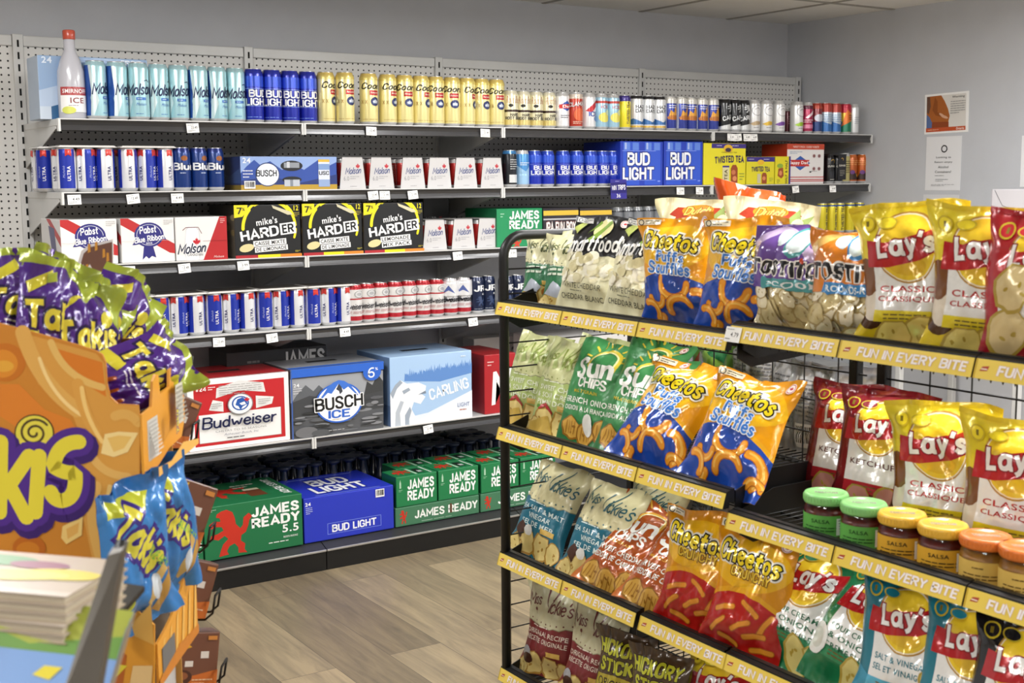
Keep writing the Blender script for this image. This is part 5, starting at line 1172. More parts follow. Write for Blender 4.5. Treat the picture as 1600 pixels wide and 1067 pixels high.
bag_mesh('vgreen', .165, .215, .055, vickie(.165, .215, 'E2DFB4', '4A5A34', '2F7A50', [], 'DCE8D4', extra=lambda a: (a.lines(.12, .40, .88, .52, 2, 'E4EEDC', 8, .5), a.poly([(.1, .18), (.35, .34), (.6, .24), (.4, .14)], 'C4CCDA'), a.ell(.7, .16, .14, .07, 'B8742A', 12))), 'B8C49A', 31, 'matte_film')
bag_mesh('vlime', .19, .25, .065, vickie(.19, .25, 'CFD29A', '8A9A46', 'B3C476', ['SWEET CHILI', '& SOUR CREAM', 'PIMENT DOUX'], 'EEF2DC', leafy=True, extra=lambda a: (a.stroke([(.22, .26), (.34, .30), (.5, .24)], .05, 'A82A2A'), a.ell(.2, .27, .03, .02, '5A8A3A', 8), a.poly([(.0, .1), (.4, .2), (.5, .0), (0, 0)], 'D2B054'))), 'C2C88C', 32, 'matte_film')
bag_mesh('vteal', .20, .255, .065, vickie(.20, .255, 'CFC79A', '1F5A64', '1E6A80', ['SEA SALT & MALT', 'VINEGAR', 'SEL DE MER'], 'D8E6E2', extra=lambda a: (a.poly([(.1, .22), (.22, .32), (.34, .26), (.22, .14)], '4A2A1E'), a.ell(.38, .25, .08, .05, 'E4E4DE', 12, .4))), '1E6A80', 33, 'matte_film')
bag_mesh('vburg', .19, .25, .065, vickie(.19, .25, 'C6C19E', '6A2A26', '7A2A2C', ['ORIGINAL RECIPE', 'RECETTE ORIGINALE'], 'E6D8C8', extra=lambda a: (a.ell(.16, .24, .09, .06, 'A8A8AC', 12), a.ell(.2, .17, .1, .06, '4A2A1E', 12))), '6A2426', 34, 'matte_film')
def sun(w, h, bg, dark, txt, sunc):
    a = Art(w, h, bg); a.poly([(0, .3), (.5, .2), (1, .36), (1, .0), (0, 0)], dark)
    for k in range(9):
        t = .1+k*.36; a.stroke([(.56+.24*math.cos(t), .80+.17*math.sin(t)), (.56+.33*math.cos(t), .80+.24*math.sin(t))], .02, sunc)
    a.arc(.60, .76, .20, -.5, 3.3, .05, sunc, 14); a.arc(.60, .76, .18, -.4, 3.0, .018, 'F0E8A8', 14)
    a.text('Sun', .48, .72, .66, .20, 'F2F2EA', .035, .05, .05); a.text('CHIPS', .52, .575, .50, .095, 'F2F2EA', .03); a.text('MULTIGRAIN', .42, .49, .44, .03, sunc, .015)
    for i, t in enumerate(txt): a.text(t, .5, .405-.08*i, .82, .055, 'EEF0E4', .02)
    for k, (x, y) in enumerate(((.24, .15), (.50, .11), (.78, .16), (.90, .08))):
        a.chip(x, y, .17, 'D9A94A', '9A6A22', 40+k, .5*k); 
        for j in range(4): a.stroke([(x-.10+.05*j, y-.05), (x-.06+.05*j, y+.06)], .012, 'B07A2C')
    nutri(a, .86, .94); return a
for i in range(2): bag_mesh('sungreen%d' % i, .205, .265, .065, sun(.205, .265, '3E8A4E', '2F7440', ['FRENCH ONION', 'OIGNON A LA FRANÇAISE'], 'D8C23A').ell(.55, .2, .09, .10, 'E4E4DC', 14), '35784A', 41+i, 'matte_film', crush=1.2)
bag_mesh('sunorange', .205, .26, .06, sun(.205, .26, 'A8501C', 'C06A2A', ['HARVEST CHEDDAR', 'CHEDDAR DE CAMPAGNE'], 'E0A83A'), 'B8682E', 43, 'film', crush=1.3)
def tostitos(w, h, top, band, bandt, txtcol):
    a = Art(w, h, 'D8CBA6'); rn = random.Random(len(bandt)); q = w/h
    for k in range(34): a.chip(rn.uniform(.04, .96), rn.uniform(.02, .46), rn.uniform(.09, .15), rn.choice(['E2D6B0', 'D9C894', 'E9DFC2', 'CDBB86']), 'B09A64', k, rn.uniform(0, 3))
    a.poly([(0, .42), (.3, .44), (.7, .42), (1, .43), (1, 1), (0, 1)], top); a.poly([(0, .74), (.3, .9), (.9, .62), (.96, .68), (.3, .98), (0, .84)], 'C9B4DA' if top != 'D87E22' else 'F0C06A')
    a.ell(.55, .84, .13, .13*q, band, 18); a.ell(.55, .84, .10, .10*q, 'D8E6E8', 18); a.ell(.36, .86, .07, .07*q, 'D8E6E8', 14)
    a.rect(.18, .42, 1, .52, band); a.text(bandt, .58, .47, .70, .055, 'E8F2F4', .02)
    a.text('TOSTITOS', .5, .61, .94, .145, '18161A', .05, .05, -.03, (.04, 'F0ECE6')); a.ell(.66, .685, .025, .025*q, 'C8482A', 10); return a
bag_mesh('scoops', .20, .212, .085, tostitos(.20, .212, '6A4A98', '4F9C9E', 'SCOOPS', 0), 'B8A8C8', 51, crush=1.2)
bag_mesh('rounds', .20, .212, .085, tostitos(.20, .212, 'D87E22', '3E86C0', 'ROUNDS-RONDES', 0), 'D8A85A', 52, crush=1.2)
def hickory(w, h):
    a = Art(w, h, '4E3C28'); a.text('HICKORY', .5, .82, .84, .15, 'C6C832', .05, 0, 0, (.03, '2A2014')); a.text('STICKS', .5, .64, .76, .15, 'C6C832', .05, 0, 0, (.03, '2A2014')); a.poly([(.06, .34), (.08, .52), (.5, .55), (.92, .50), (.94, .36), (.5, .39)], 'B8A832'); a.text('ORIGINAL', .5, .45, .72, .10, '33281A', .01)
    for k in range(12): a.stroke([(.1+.07*k, .03+.05*(k % 3)), (.2+.065*k, .26-.04*(k % 4))], .03, '9A6A34')
    return a
bag_mesh('hickory', .17, .225, .055, hickory(.17, .225), '3E3022', 55, 'film')
def dutch(w, h):
    a = Art(w, h, 'E6DCB4'); rn = random.Random(6)
    for x in (.2, .42, .64, .86): a.rect(x, 0, x+.004, 1, 'CFC290')
    a.poly([(.18, .86), (.26, .92), (.74, .92), (.84, .88), (.74, .84), (.78, .79), (.5, .85), (.24, .79), (.26, .84)], 'A83A26'); a.ell(.5, .895, .19, .055, 'C88A2A', 20); a.text('Dutch', .5, .895, .32, .075, 'E8C860', .03, .2, .03, (.03, '7A2A1A')); a.text('Old', .42, .79, .2, .05, 'A87A2A', .03, .2)
    a.lines(.2, .3, .75, .50, 7, '8A8468', 4, .3); a.poly([(.7, .8), (.78, .94), (.86, .84), (.95, .9), (.92, .78)], '8A9A5A'); a.ell(.83, .8, .06, .05, 'D8D4A8', 12)
    for k in range(8): a.chip(rn.uniform(.1, .9), rn.uniform(.05, .25), .12, 'DCC278', 'B4924A', k)
    return a
bag_mesh('dutch', .26, .268, .085, dutch(.26, .268), 'D8D0B0', 61, 'matte_film', crush=1.3)
def orangeb(w, h):
    a = Art(w, h, 'D8551C'); a.poly([(.2, .2), (.5, .9), (.85, .5), (.7, .1)], 'B8351A'); a.poly([(.2, .5), (.6, .66), (.66, .58), (.26, .42)], 'F2E4D4'); a.rect(.70, .55, .98, .95, 'EADFD8'); a.lines(.74, .6, .94, .9, 6, '9A8A8A', 2, .3); return a
bag_mesh('orangebag', .20, .30, .06, orangeb(.20, .30), 'D8D4D0', 62, 'film', crush=1.7, flare=2)
def silver(w, h):
    a = Art(w, h, 'A9A9AB'); a.lines(.12, .35, .5, .85, 12, '6A6A6E', 3, .35); a.rect(.56, .5, .9, .85, 'C4C4C4'); a.lines(.58, .52, .88, .83, 9, '7A7A7E', 5, .4); a.barcode(.6, .2, .88, .42); a.rect(0, .93, 1, 1, '8E8E92'); a.rect(.48, 0, .52, 1, '989A9C'); return a
for i in range(2): bag_mesh('silver%d' % i, .2, .25, .07, silver(.2, .25), 'A9A9AB', 65+i, crush=1.4)
def greenmix(w, h):
    a = Art(w, h, 'C8CCCA'); a.poly([(0, .5), (.3, .8), (1, .6), (1, 1), (0, 1)], '5E8A3A'); a.poly([(.1, .6), (.3, .8), (.25, .5)], 'A83A26'); a.ell(.6, .75, .2, .1, '88B04A', 14); a.rect(.1, .1, .9, .4, 'B4B8BA'); a.poly([(.5, .8), (.9, .95), (.8, .7)], '2E7A4A'); return a
bag_mesh('greenmix', .2, .24, .06, greenmix(.2, .24), 'A8ACA8', 68)

# ================================================================== SNACK RACK (two units on the aisle, front facing -X)
FX = .600
AZ = [1.2229, .9033, .5726, .262]; BZ = [1.2427, .8661, .5726, .262]
YA0, YA1, YB1 = -2.4093, -3.2493, -4.10
def strip_mesh():
    L = .276; a = Art(L, .032, 'EDD058'); a.rect(.0, .0, .012, 1, 'C8A82E'); a.poly([(.035, .38), (.05, .62), (.095, .68), (.085, .42)], 'B0402E'); a.rect(.045, .47, .085, .53, 'F2E6D0')
    a.text('FUN IN EVERY BITE', .56, .5, .82, .52, 'F8F4F0', .032, .12, 0, (.014, 'DCB0B4'))
    mb = MB(); mb.box((0, -.0012, 0), (L, .0004, .032), 'EDD058'); apply(mb, a, lambda u, v, e: (u, -.0012-e, v), None, .0003, .00012)
    return mb.data('label_strip', 'label')
STRIP = strip_mesh()
def rack(name, y0, y1, zs, label, sections, skip_end=False):
    T = tag(empty(name, (FX, y0, 0)), label, 'snack rack')
    def L(x, y, z): return (x-FX, y-y0, z)
    D = .40; top = 1.385; ly = y1-y0
    def post(nm, x, y, z1):
        mb = MB(); mb.box((x-.0115, y-.0115, 0), (x+.0115, y+.0115, z1), bev=.003); mb.box((x-.02, y-.02, 0), (x+.02, y+.02, .012), bev=.003); mb.build(nm, 'black', T)
    if not skip_end:
        # end frame: one bent tube, front post, rounded corner, top bar, rear post
        pts = [(.008, -.012, 0), (.008, -.012, 1.32)]
        for k in range(7):
            t = PI-k*PI/12; pts.append((.063+.055*math.cos(t), -.012, 1.33+.055*math.sin(t)))
        pts += [(2*D-.063, -.012, top)]
        for k in range(7):
            t = PI/2-k*PI/12; pts.append((2*D-.063+.055*math.cos(t), -.012, 1.33+.055*math.sin(t)))
        pts += [(2*D-.008, -.012, 0)]
        mb = MB(); mb.tube(pts, .0125, 10); mb.build('end_frame', 'black', T)
        mb = MB(); z = .30
        while z < 1.34: mb.tube([(.01, -.012, z), (2*D-.01, -.012, z)], .002, 6); z += .0625
        mb.build('end_wires', 'wire', T)
    post('post', D, ly+.03, 1.385); post('post', D, -.012-.03, 1.385)
    mb = MB(); z = .2
    while z < 1.34: mb.tube([(D, -.04, z), (D, ly, z)], .0022, 6); z += .075
    y = -.06
    while y > ly+.02: mb.tube([(D, y, .16), (D, y, 1.36)], .0018, 6); y -= .10
    mb.build('back_grid', 'wire', T)
    for si, z in enumerate(zs):
        mb = MB()
        for a0, a1 in ((.02, D-.012), (D+.012, 2*D-.02)):
            y = -.008
            while y > ly: mb.tube([(a0, y, z-.024), (a1, y, z-.024)], .0016, 5); y -= .021
            for x in (a0, a0+.12, a0+.25, a1): mb.tube([(x, -.004, z-.028), (x, ly+.004, z-.028)], .0026, 6)
        y = -.014                                    # zigzag lip under the label strip
        pts = []
        k = 0
        while y > ly+.01: pts.append((.016, y, z-.014-(.030 if k % 2 else 0))); y -= .011; k += 1
        mb.tube(pts, .0018, 5)
        s = mb.build('wire_shelf', 'wire', T)
        for yy in (-.006, ly+.006):
            for sgn in (1, -1):
                mb = MB(); x0, x1 = (.025, D-.01) if sgn > 0 else (2*D-.025, D+.01)
                mb.prism([(x0, z-.004), (x0, z-.055), (x0+(x1-x0)*.1, z-.075), (x1, z-.05), (x1, z+.03), (x0+(x1-x0)*.25, z+.03)], 1, yy-.0015, yy+.0015, 'FFFFFF'); mb.build('side_bracket', 'black', s)
        for (p0, p1, n) in sections[si]:
            mb = MB(); mb.box((.008, -p1-.0+.002, z-.026), (.020, -p0-.002, z+.003)); mb.prism([(-.002, z-.002), (.010, z+.001), (.004, z-.036), (-.012, z-.036)], 1, -p1+.001, -p0-.001, 'FFFFFF')
            mb.build('strip_holder', 'black', s)
            for k in range(n):
                o = bpy.data.objects.new('label_strip', STRIP); COL.objects.link(o); o.parent = s
                o.matrix_parent_inverse = Matrix.Identity(4)
                o.matrix_local = Matrix.Translation((-.0125, -p0-.002-k*.28, z-.0358)) @ Matrix.Rotation(-PI/2, 4, 'Z') @ Matrix.Rotation(math.radians(-17), 4, 'X')
    return T
rack('snack_rack', YA0, YA1, AZ, 'black wire snack rack with yellow strips, at the far end of the row', [[(0, .56, 2), (.56, .84, 1)], [(0, .56, 2), (.56, .84, 1)], [(0, .56, 2), (.572, .84, 1)], [(0, .56, 2), (.56, .84, 1)]])
rack('snack_rack', YA1-.004, YB1, BZ, 'black wire snack rack with salsa jars, nearer the camera', [[(.0, .56, 2), (.56, .84, 1)]]*4, True)
# store price tag on the near rack's top strip
a = Art(.042, .03, 'F0F0EE'); a.text('4.79', .62, .5, .5, .3, '4A4A4A', .01); a.lines(.06, .1, .6, .3, 1, '7A7A7A', 3); a.lines(.1, .74, .9, .92, 1, 'A8A8A8', 4)
mb = MB(); mb.box((0, -.001, 0), (.042, 0, .03), 'F0F0EE'); apply(mb, a, lambda u, v, e: (u, -.001-e, v), None, .0002, .0001)
o = mb.build('price_tag', 'paper'); o.matrix_world = Matrix.Translation((FX-.0155, YA1-.004+.006, BZ[0]-.036)) @ Matrix.Rotation(-PI/2, 4, 'Z') @ Matrix.Rotation(math.radians(-17), 4, 'X'); tag(o, 'white price tag at the left end of the near rack\'s top strip', 'price tag')

def bagrow(z, X, items, sc=1.):
    """items: (key, px of bottom centre, lean, yaw, roll, dX, label, group)"""
    for key, px, lean, yaw, roll, dx, lab, g in items:
        x = X+dx; y = gyy(px, x, z+.02)
        put_bag(key, (x, y, z-.0205), lean, yaw, roll, lab, g, sc=sc)
bagrow(AZ[0], .665, [
    ('vgreen', 842, 16, 16, 0, 0.05, 'left cream and green chip bag at far end of top rack shelf', 'cream and green chip bags'),
    ('vgreen', 876, 16, 16, 0, 0.04, 'right cream and green chip bag, beside black and cream popcorn bag', 'cream and green chip bags'),
    ('popcorn0', 914, 13, 16, 4, 0.03, 'left black and cream popcorn bag on the top rack shelf', 'black and cream popcorn bags'),
    ('popcorn1', 988, 15, 16, 6, 0.014, 'right black and cream popcorn bag, behind blue and orange puff bag', 'black and cream popcorn bags'),
    ('puffs0', 1058, 4, 14, -2, 0, 'left orange and blue cheese puff bag on the top rack shelf', 'orange and blue puff bags, top shelf'),
    ('puffs1', 1153, 6, 14, 0, -0.012, 'right orange and blue cheese puff bag on the top rack shelf', 'orange and blue puff bags, top shelf')], .90)
bagrow(BZ[0], .665, [
    ('scoops', 1243, 6, 16, 2, 0.005, 'purple and clear tortilla chip bag on the top rack shelf', None),
    ('rounds', 1333, 8, 16, 2, -0.006, 'orange and clear tortilla chip bag on the top rack shelf', None),
    ('classic', 1424, 3, 16, -2, 0, 'left yellow potato chip bag on the top rack shelf', 'yellow chip bags, top shelf'),
    ('classicb', 1532, 6, 16, 2, -0.014, 'right yellow potato chip bag on the top rack shelf', 'yellow chip bags, top shelf'),
    ('redwavy', 1622, 6, 16, 2, -0.02, 'red wavy chip bag at the right edge, top rack shelf', None)], .97)
bagrow(AZ[1], .655, [
    ('vlime', 818, 17, 12, 3, 0.03, 'left lime and cream chip bag on the second rack shelf', 'lime chip bags'),
    ('vlime', 862, 20, 12, 4, 0.018, 'right lime and cream chip bag on the second rack shelf', 'lime chip bags'),
    ('sungreen0', 910, 22, 12, 3, 0.008, 'left green multigrain chip bag on the second rack shelf', 'green multigrain bags'),
    ('sungreen1', 972, 26, 12, 5, 0.005, 'right green multigrain chip bag, partly behind orange and blue bag', 'green multigrain bags'),
    ('puffs1', 1003, 33, 12, 6, -0.015, 'left orange and blue cheese puff bag on the second rack shelf', 'orange and blue puff bags, second shelf'),
    ('puffs0', 1113, 33, 12, 7, -0.025, 'right orange and blue cheese puff bag leaning on the second rack shelf', 'orange and blue puff bags, second shelf')])
bagrow(AZ[2], .645, [
    ('vteal', 828, 28, 12, 8, 0.02, 'left teal and cream chip bag on the third rack shelf', 'teal and cream chip bags'),
    ('vteal', 910, 30, 12, 6, 0.004, 'right teal and cream chip bag on the third rack shelf', 'teal and cream chip bags'),
    ('sunorange', 940, 42, 12, 8, -0.012, 'left orange multigrain chip bag lying back on the third shelf', 'orange multigrain bags'),
    ('sunorange', 1008, 42, 12, 8, -0.018, 'right orange multigrain chip bag lying back on the third shelf', 'orange multigrain bags'),
    ('crunchy0', 1076, 12, 14, 2, -0.004, 'left red and orange crunchy cheese bag on the third rack shelf', 'red crunchy bags'),
    ('crunchy1', 1152, 14, 14, 3, -0.014, 'right red and orange crunchy cheese bag on the third rack shelf', 'red crunchy bags')])
bagrow(BZ[2], .65, [
    ('oniongreen', 1222, 28, 14, 10, 0.005, 'left green onion chip bag on the near rack third shelf', 'green onion chip bags'),
    ('oniongreen', 1306, 33, 14, 14, 0, 'right green onion chip bag, partly behind teal chip bag', 'green onion chip bags'),
    ('vinegarteal', 1400, 14, 14, 2, -0.006, 'left teal and white chip bag on the near rack third shelf', 'teal and white chip bags'),
    ('vinegarteal', 1492, 18, 14, 4, -0.014, 'right teal and white chip bag beside the black chip bag', 'teal and white chip bags'),
    ('blacklays', 1580, 14, 14, 2, -0.02, 'black chip bag with red ribbon logo, right edge', None)])
bagrow(BZ[1], .80, [
    ('ketchup', 1303, 20, 18, 4, 0.04, 'left maroon ketchup chip bag behind the salsa jars', 'maroon chip bags'),
    ('ketchup', 1356, 16, 18, 4, 0.015, 'right maroon ketchup chip bag, beside the yellow bag', 'maroon chip bags'),
    ('classic', 1462, 8, 16, 0, -0.012, 'left yellow chip bag behind the jars on the second shelf', 'yellow chip bags behind the jars'),
    ('classicb', 1576, 10, 16, 2, -0.026, 'right yellow chip bag behind the jars on the second shelf', 'yellow chip bags behind the jars')])
bagrow(AZ[3], .655, [
    ('vburg', 853, 10, 12, 0, 0.02, 'left burgundy and cream chip bag on the bottom rack shelf', 'burgundy chip bags'),
    ('vburg', 915, 14, 12, 2, 0.005, 'right burgundy and cream chip bag on the bottom rack shelf', 'burgundy chip bags'),
    ('hickory', 965, 8, 14, 0, -0.004, 'left brown and lime stick snack bag on the bottom shelf', 'brown and lime snack bags'),
    ('hickory', 1018, 8, 14, 0, -0.012, 'right brown and lime stick snack bag on the bottom shelf', 'brown and lime snack bags'),
    ('classic', 1090, 30, 10, 0, .0, 'yellow chip bag lying back on the bottom rack shelf', None)])
# second ranks and the far side of the racks
bagrow(AZ[0], 1.04, [('dutch', 1098, 2, 16, -2, 0, 'left big cream chip bag with red ribbon, behind the orange and blue bags', 'big cream chip bags'),
                     ('dutch', 1200, 3, 16, 2, -0.02, 'right big cream chip bag with red ribbon, behind the purple bag', 'big cream chip bags')])
bagrow(AZ[0], 1.16, [('orangebag', 1150, 2, 20, 8, .05, 'crumpled orange bag rising behind the cream chip bags', None)])
bagrow(AZ[1], .80, [('vlime', 905, 20, 8, 2, -.02, 'lime chip bag in the second rank behind the green bags', None),
                    ('sungreen1', 985, 22, 10, 4, .0, 'green multigrain bag in the second rank, second shelf', None)])
bagrow(AZ[2], .80, [('vteal', 985, 26, 8, 4, -.03, 'teal and cream chip bag in the second rank, third shelf', None)])
for i, (px, z, x, k) in enumerate(((1245, BZ[1], 1.08, 'silver0'), (1300, BZ[1], 1.08, 'silver1'), (1180, AZ[1], 1.10, 'silver0'), (1110, AZ[1], 1.10, 'greenmix'), (1060, AZ[2], 1.08, 'silver1'), (1110, AZ[2], 1.08, 'silver0'))):
    put_bag(k, (x, gyy(px, x, z+.05), z-.021), 4, 0, 0, ['silver backed bag left of the maroon bags, far rack side', 'silver backed bag right behind the maroon bags, far rack side', 'silver backed bag behind the leaning puff bag, far rack side', 'green and silver bag on the far rack side, second shelf', 'silver backed bag behind orange multigrain bags, left one', 'silver backed bag behind orange multigrain bags, right one'][i])

# ---- jars along the second shelf of the near rack
def jar(px, lidc, fill, labc, lettered, label, group):
    z = BZ[1]-.0215; x = .666; y = gyy(px, x, z+.09); R, H = .0405, .074
    T = tag(empty('dip_jar', (x, y, z), -PI/2+.5), label, 'jar', group)
    mb = MB(); mb.lathe([(.0001, .001), (R*.9, .001), (R, .006), (R, H-.016), (R*.93, H-.006), (R*.86, H)], 32, 'FFFFFF'); mb.build('glass', 'glass', T)
    mb = MB(); mb.lathe([(.0001, .004), (R*.9, .004), (R*.955, .008), (R*.955, H-.02), (R*.88, H-.012), (.0001, H-.012)], 28, fill); mb.build('contents', 'label', T)
    mb = MB(); a = Art(2*PI*R*.62, .040, labc); lettered(a); n = 24
    mp = lambda u, v, e: ((R+.0008+e)*math.sin((u/a.w-.5)*2*PI*.62), -(R+.0008+e)*math.cos((u/a.w-.5)*2*PI*.62), .012+v)
    P = [(i/n*a.w, j*a.h) for j in range(2) for i in range(n+1)]
    mb.add([mp(u, v, 0) for u, v in P], [(i, i+1, n+2+i, n+1+i) for i in range(n)], labc, 0, True); apply(mb, a, mp, .008, .0004, .0002, 0, True)
    mb.build('paper_label', 'paper', T)
    mb = MB(); mb.lathe([(R*.93, H-.004), (R*1.0, H-.004), (R*1.03, H), (R*1.03, H+.011), (R*.98, H+.0145), (R*.80, H+.0145), (R*.78, H+.0135), (.0001, H+.0135)], 36, lidc)
    for k in range(40):
        t = 2*PI*k/40; c_, s_ = math.cos(t), math.sin(t); r0 = R*1.03
        mb.box((r0*s_-.0008, -r0*c_-.0008, H+.001), (r0*s_+.0008, -r0*c_+.0008, H+.010), lidc)
    a2 = Art(.06, .06, lidc); a2.text('TOSTITOS', .5, .5, .72, .18, '3A4A3A' if lidc[0] < 'C' else '5A4A1A', .04, .05, .25, (.03, 'EDE8DA')); a2.lines(.3, .28, .7, .34, 1, '6A6A4A', 2)
    apply(mb, a2, lambda u, v, e: (u-.03, v-.03, H+.0136+e), None, .0002, .0001)
    mb.build('lid', 'label', T)
def lab_s(t, col):
    return lambda a: ((a.text(t, .5, .72, .22, .18, col, .02) if t else a.lines(.4, .66, .6, .8, 1, col, 1)), a.lines(.3, .1, .7, .5, 3, col, 3), a.rect(.68, .1, .92, .9, 'E8E8E6'), a.lines(.7, .15, .9, .85, 6, '8A8A90', 4, .4))
jar(1291, '86C878', '7A2418', '5FA84A', lab_s('SALSA', '1E4A1E'), 'left green lidded salsa jar on the second rack shelf', 'green lidded salsa jars')
jar(1350, '86C878', '7A2418', '5FA84A', lab_s('SALSA', '1E4A1E'), 'right green lidded salsa jar, beside yellow lidded jar', 'green lidded salsa jars')
jar(1410, 'E2B23A', '7A2014', 'D8A42E', lab_s('SALSA', '3A2A10'), 'left yellow lidded salsa jar on the second rack shelf', 'yellow lidded salsa jars')
jar(1474, 'E2B23A', '7A2014', 'D8A42E', lab_s('SALSA', '3A2A10'), 'right yellow lidded salsa jar, beside orange lidded jar', 'yellow lidded salsa jars')
jar(1541, 'D8742A', 'C88A2E', 'D8B45A', lab_s('', '5A3A10'), 'left orange lidded cheese dip jar on the second rack shelf', 'orange lidded dip jars')
jar(1604, 'D8742A', 'C88A2E', 'D8B45A', lab_s('', '5A3A10'), 'right orange lidded cheese dip jar at the photo\'s edge', 'orange lidded dip jars')

# ================================================================== NOTICES ON THE RIGHT WALL
def wall_sheet(name, pxl, pxr, pyt, pyb, art, label, cat, tilt=0):
    """flat sheet taped on the right wall; art is drawn left to right as seen in the room"""
    x = XW-.0005; y0, y1 = gyy(pxl, x, 1.7), gyy(pxr, x, 1.7); z1 = gz(pyt, x, (y0+y1)/2); z0 = gz(pyb, x, (y0+y1)/2)
    W, H = y0-y1, z1-z0; a = art(W, H); mb = MB()
    mb.box((-W/2, -.0012, -H/2), (W/2, -.0002, H/2), a.bg); apply(mb, a, lambda u, v, e: (u-W/2, -.0012-e, v-H/2), None, .0002, .00008)
    o = mb.build(name, 'paper'); o.matrix_world = Matrix.Translation((x, (y0+y1)/2, (z0+z1)/2)) @ Matrix.Rotation(-PI/2, 4, 'Z') @ Matrix.Rotation(tilt, 4, 'Y')
    return tag(o, label, cat)
def poster(W, H):
    a = Art(W, H, 'F2F1EF'); a.rect(.04, .05, .94, .95, 'DCD8D2')
    a.poly([(.05, .15), (.05, .94), (.38, .95), (.46, .80), (.54, .60), (.58, .42), (.55, .28), (.56, .14)], 'A8602A')
    a.poly([(.05, .15), (.05, .50), (.12, .42), (.18, .28), (.17, .14)], '5A6E9C'); a.poly([(.05, .94), (.12, .94), (.14, .70), (.10, .5), (.05, .55)], '6A4A3A')
    a.poly([(.17, .14), (.18, .30), (.56, .28), (.56, .14)], '8E4420'); a.poly([(.24, .92), (.18, .6), (.26, .46), (.42, .40), (.44, .46), (.30, .54), (.30, .8)], '8E4E20')
    a.ell(.46, .41, .09, .035, 'D8A88A', 14, -.35); a.ell(.40, .46, .07, .03, 'D8A88A', 14, -.5)
    a.rect(.04, .05, .94, .15, 'C0542C'); a.text('Ontario', .82, .10, .18, .06, 'F4E8E0', .02); a.lines(.08, .08, .5, .12, 1, 'E8B8A0', 2)
    a.text('Warning', .77, .88, .28, .07, '4A4A4A', .01); a.lines(.60, .46, .93, .80, 6, '8A8A88', 3, .3); return a
wall_sheet('warning_poster', 1443.5, 1512, 145, 208, poster, 'warning poster of a pregnant torso in orange, on the right wall', 'poster', -.02)
def notice(W, H):
    a = Art(W, H, 'E4E4E6'); q = W/H
    for k in range(3): a.arc(.52, .77, .075, .2+k*2.094, 1.9+k*2.094, .03, '2A2A2C', 6); t = 1.95+k*2.094; a.ell(.52+.075*math.cos(t), .77+.075*q*math.sin(t), .03, .03*q, '2A2A2C', 3, t)
    for i, t in enumerate(('Looking to', 'Return empty', 'Alcohol', 'Containers?')): a.text(t, .51, .61-.088*i, .042*len(t), .045, '3A3A3C', .005)
    a.lines(.28, .26, .70, .29, 1, '8A8A8C', 2); a.lines(.3, .16, .66, .22, 2, '8A8A8C', 3); a.lines(.18, .08, .84, .12, 2, 'A0A0A2', 4); return a
wall_sheet('notice_sheet', 1448, 1503, 213, 297.5, notice, 'white notice sheet with round arrows, below the warning poster', 'notice')
wall_sheet('notice_sheet', 1446, 1502, 304, 372, lambda W, H: Art(W, H, 'D6D6D8').lines(.2, .5, .8, .9, 4, '9A9A9C', 2), 'white notice sheet lowest of the three, mostly behind the yellow bag', 'notice')
wall_sheet('notice_sheet', 1597, 1650, 211, 292, lambda W, H: Art(W, H, 'ECECEE').lines(.2, .4, .8, .9, 6, '9A9A9C', 3), 'white sheet cut off by the right edge of the photo', 'notice')
# white carton on a low shelf by the right wall
T = tag(empty('side_table', (3.93, -1.43, 0)), 'low grey stand by the right wall, hidden behind the chip bags', 'table')
mb = MB(); mb.box((-.22, -.34, 1.08), (.22, .34, 1.11), bev=.004); mb.build('top', 'shelf', T)
for sx in (-1, 1):
    for sy in (-1, 1): mb = MB(); mb.box((sx*.2-.015, sy*.32-.015, 0), (sx*.2+.015, sy*.32+.015, 1.08), bev=.003); mb.build('leg', 'shelf', T)
y0 = gyy(1549, 3.75, 1.44); z1 = gz(296, 3.75, y0-.15)
mb = carton('white_carton', .44, .36, z1-1.11, 'D2CFD4', Art(.44, z1-1.11, 'D4D1D6').stroke([(.04, .985), (.13, .80), (.22, .765), (1, .785)], .008, '8A868C').poly([(0, .0), (.012, 0), (.012, 1), (0, 1)], 'B8B4BA'))
o = mb.build('white_carton', 'carton', None, (3.75+.18, y0-.22, 1.1105)); o.rotation_euler = (0, 0, -PI/2); tag(o, 'plain white carton by the right wall, above the red wavy bag', 'carton')

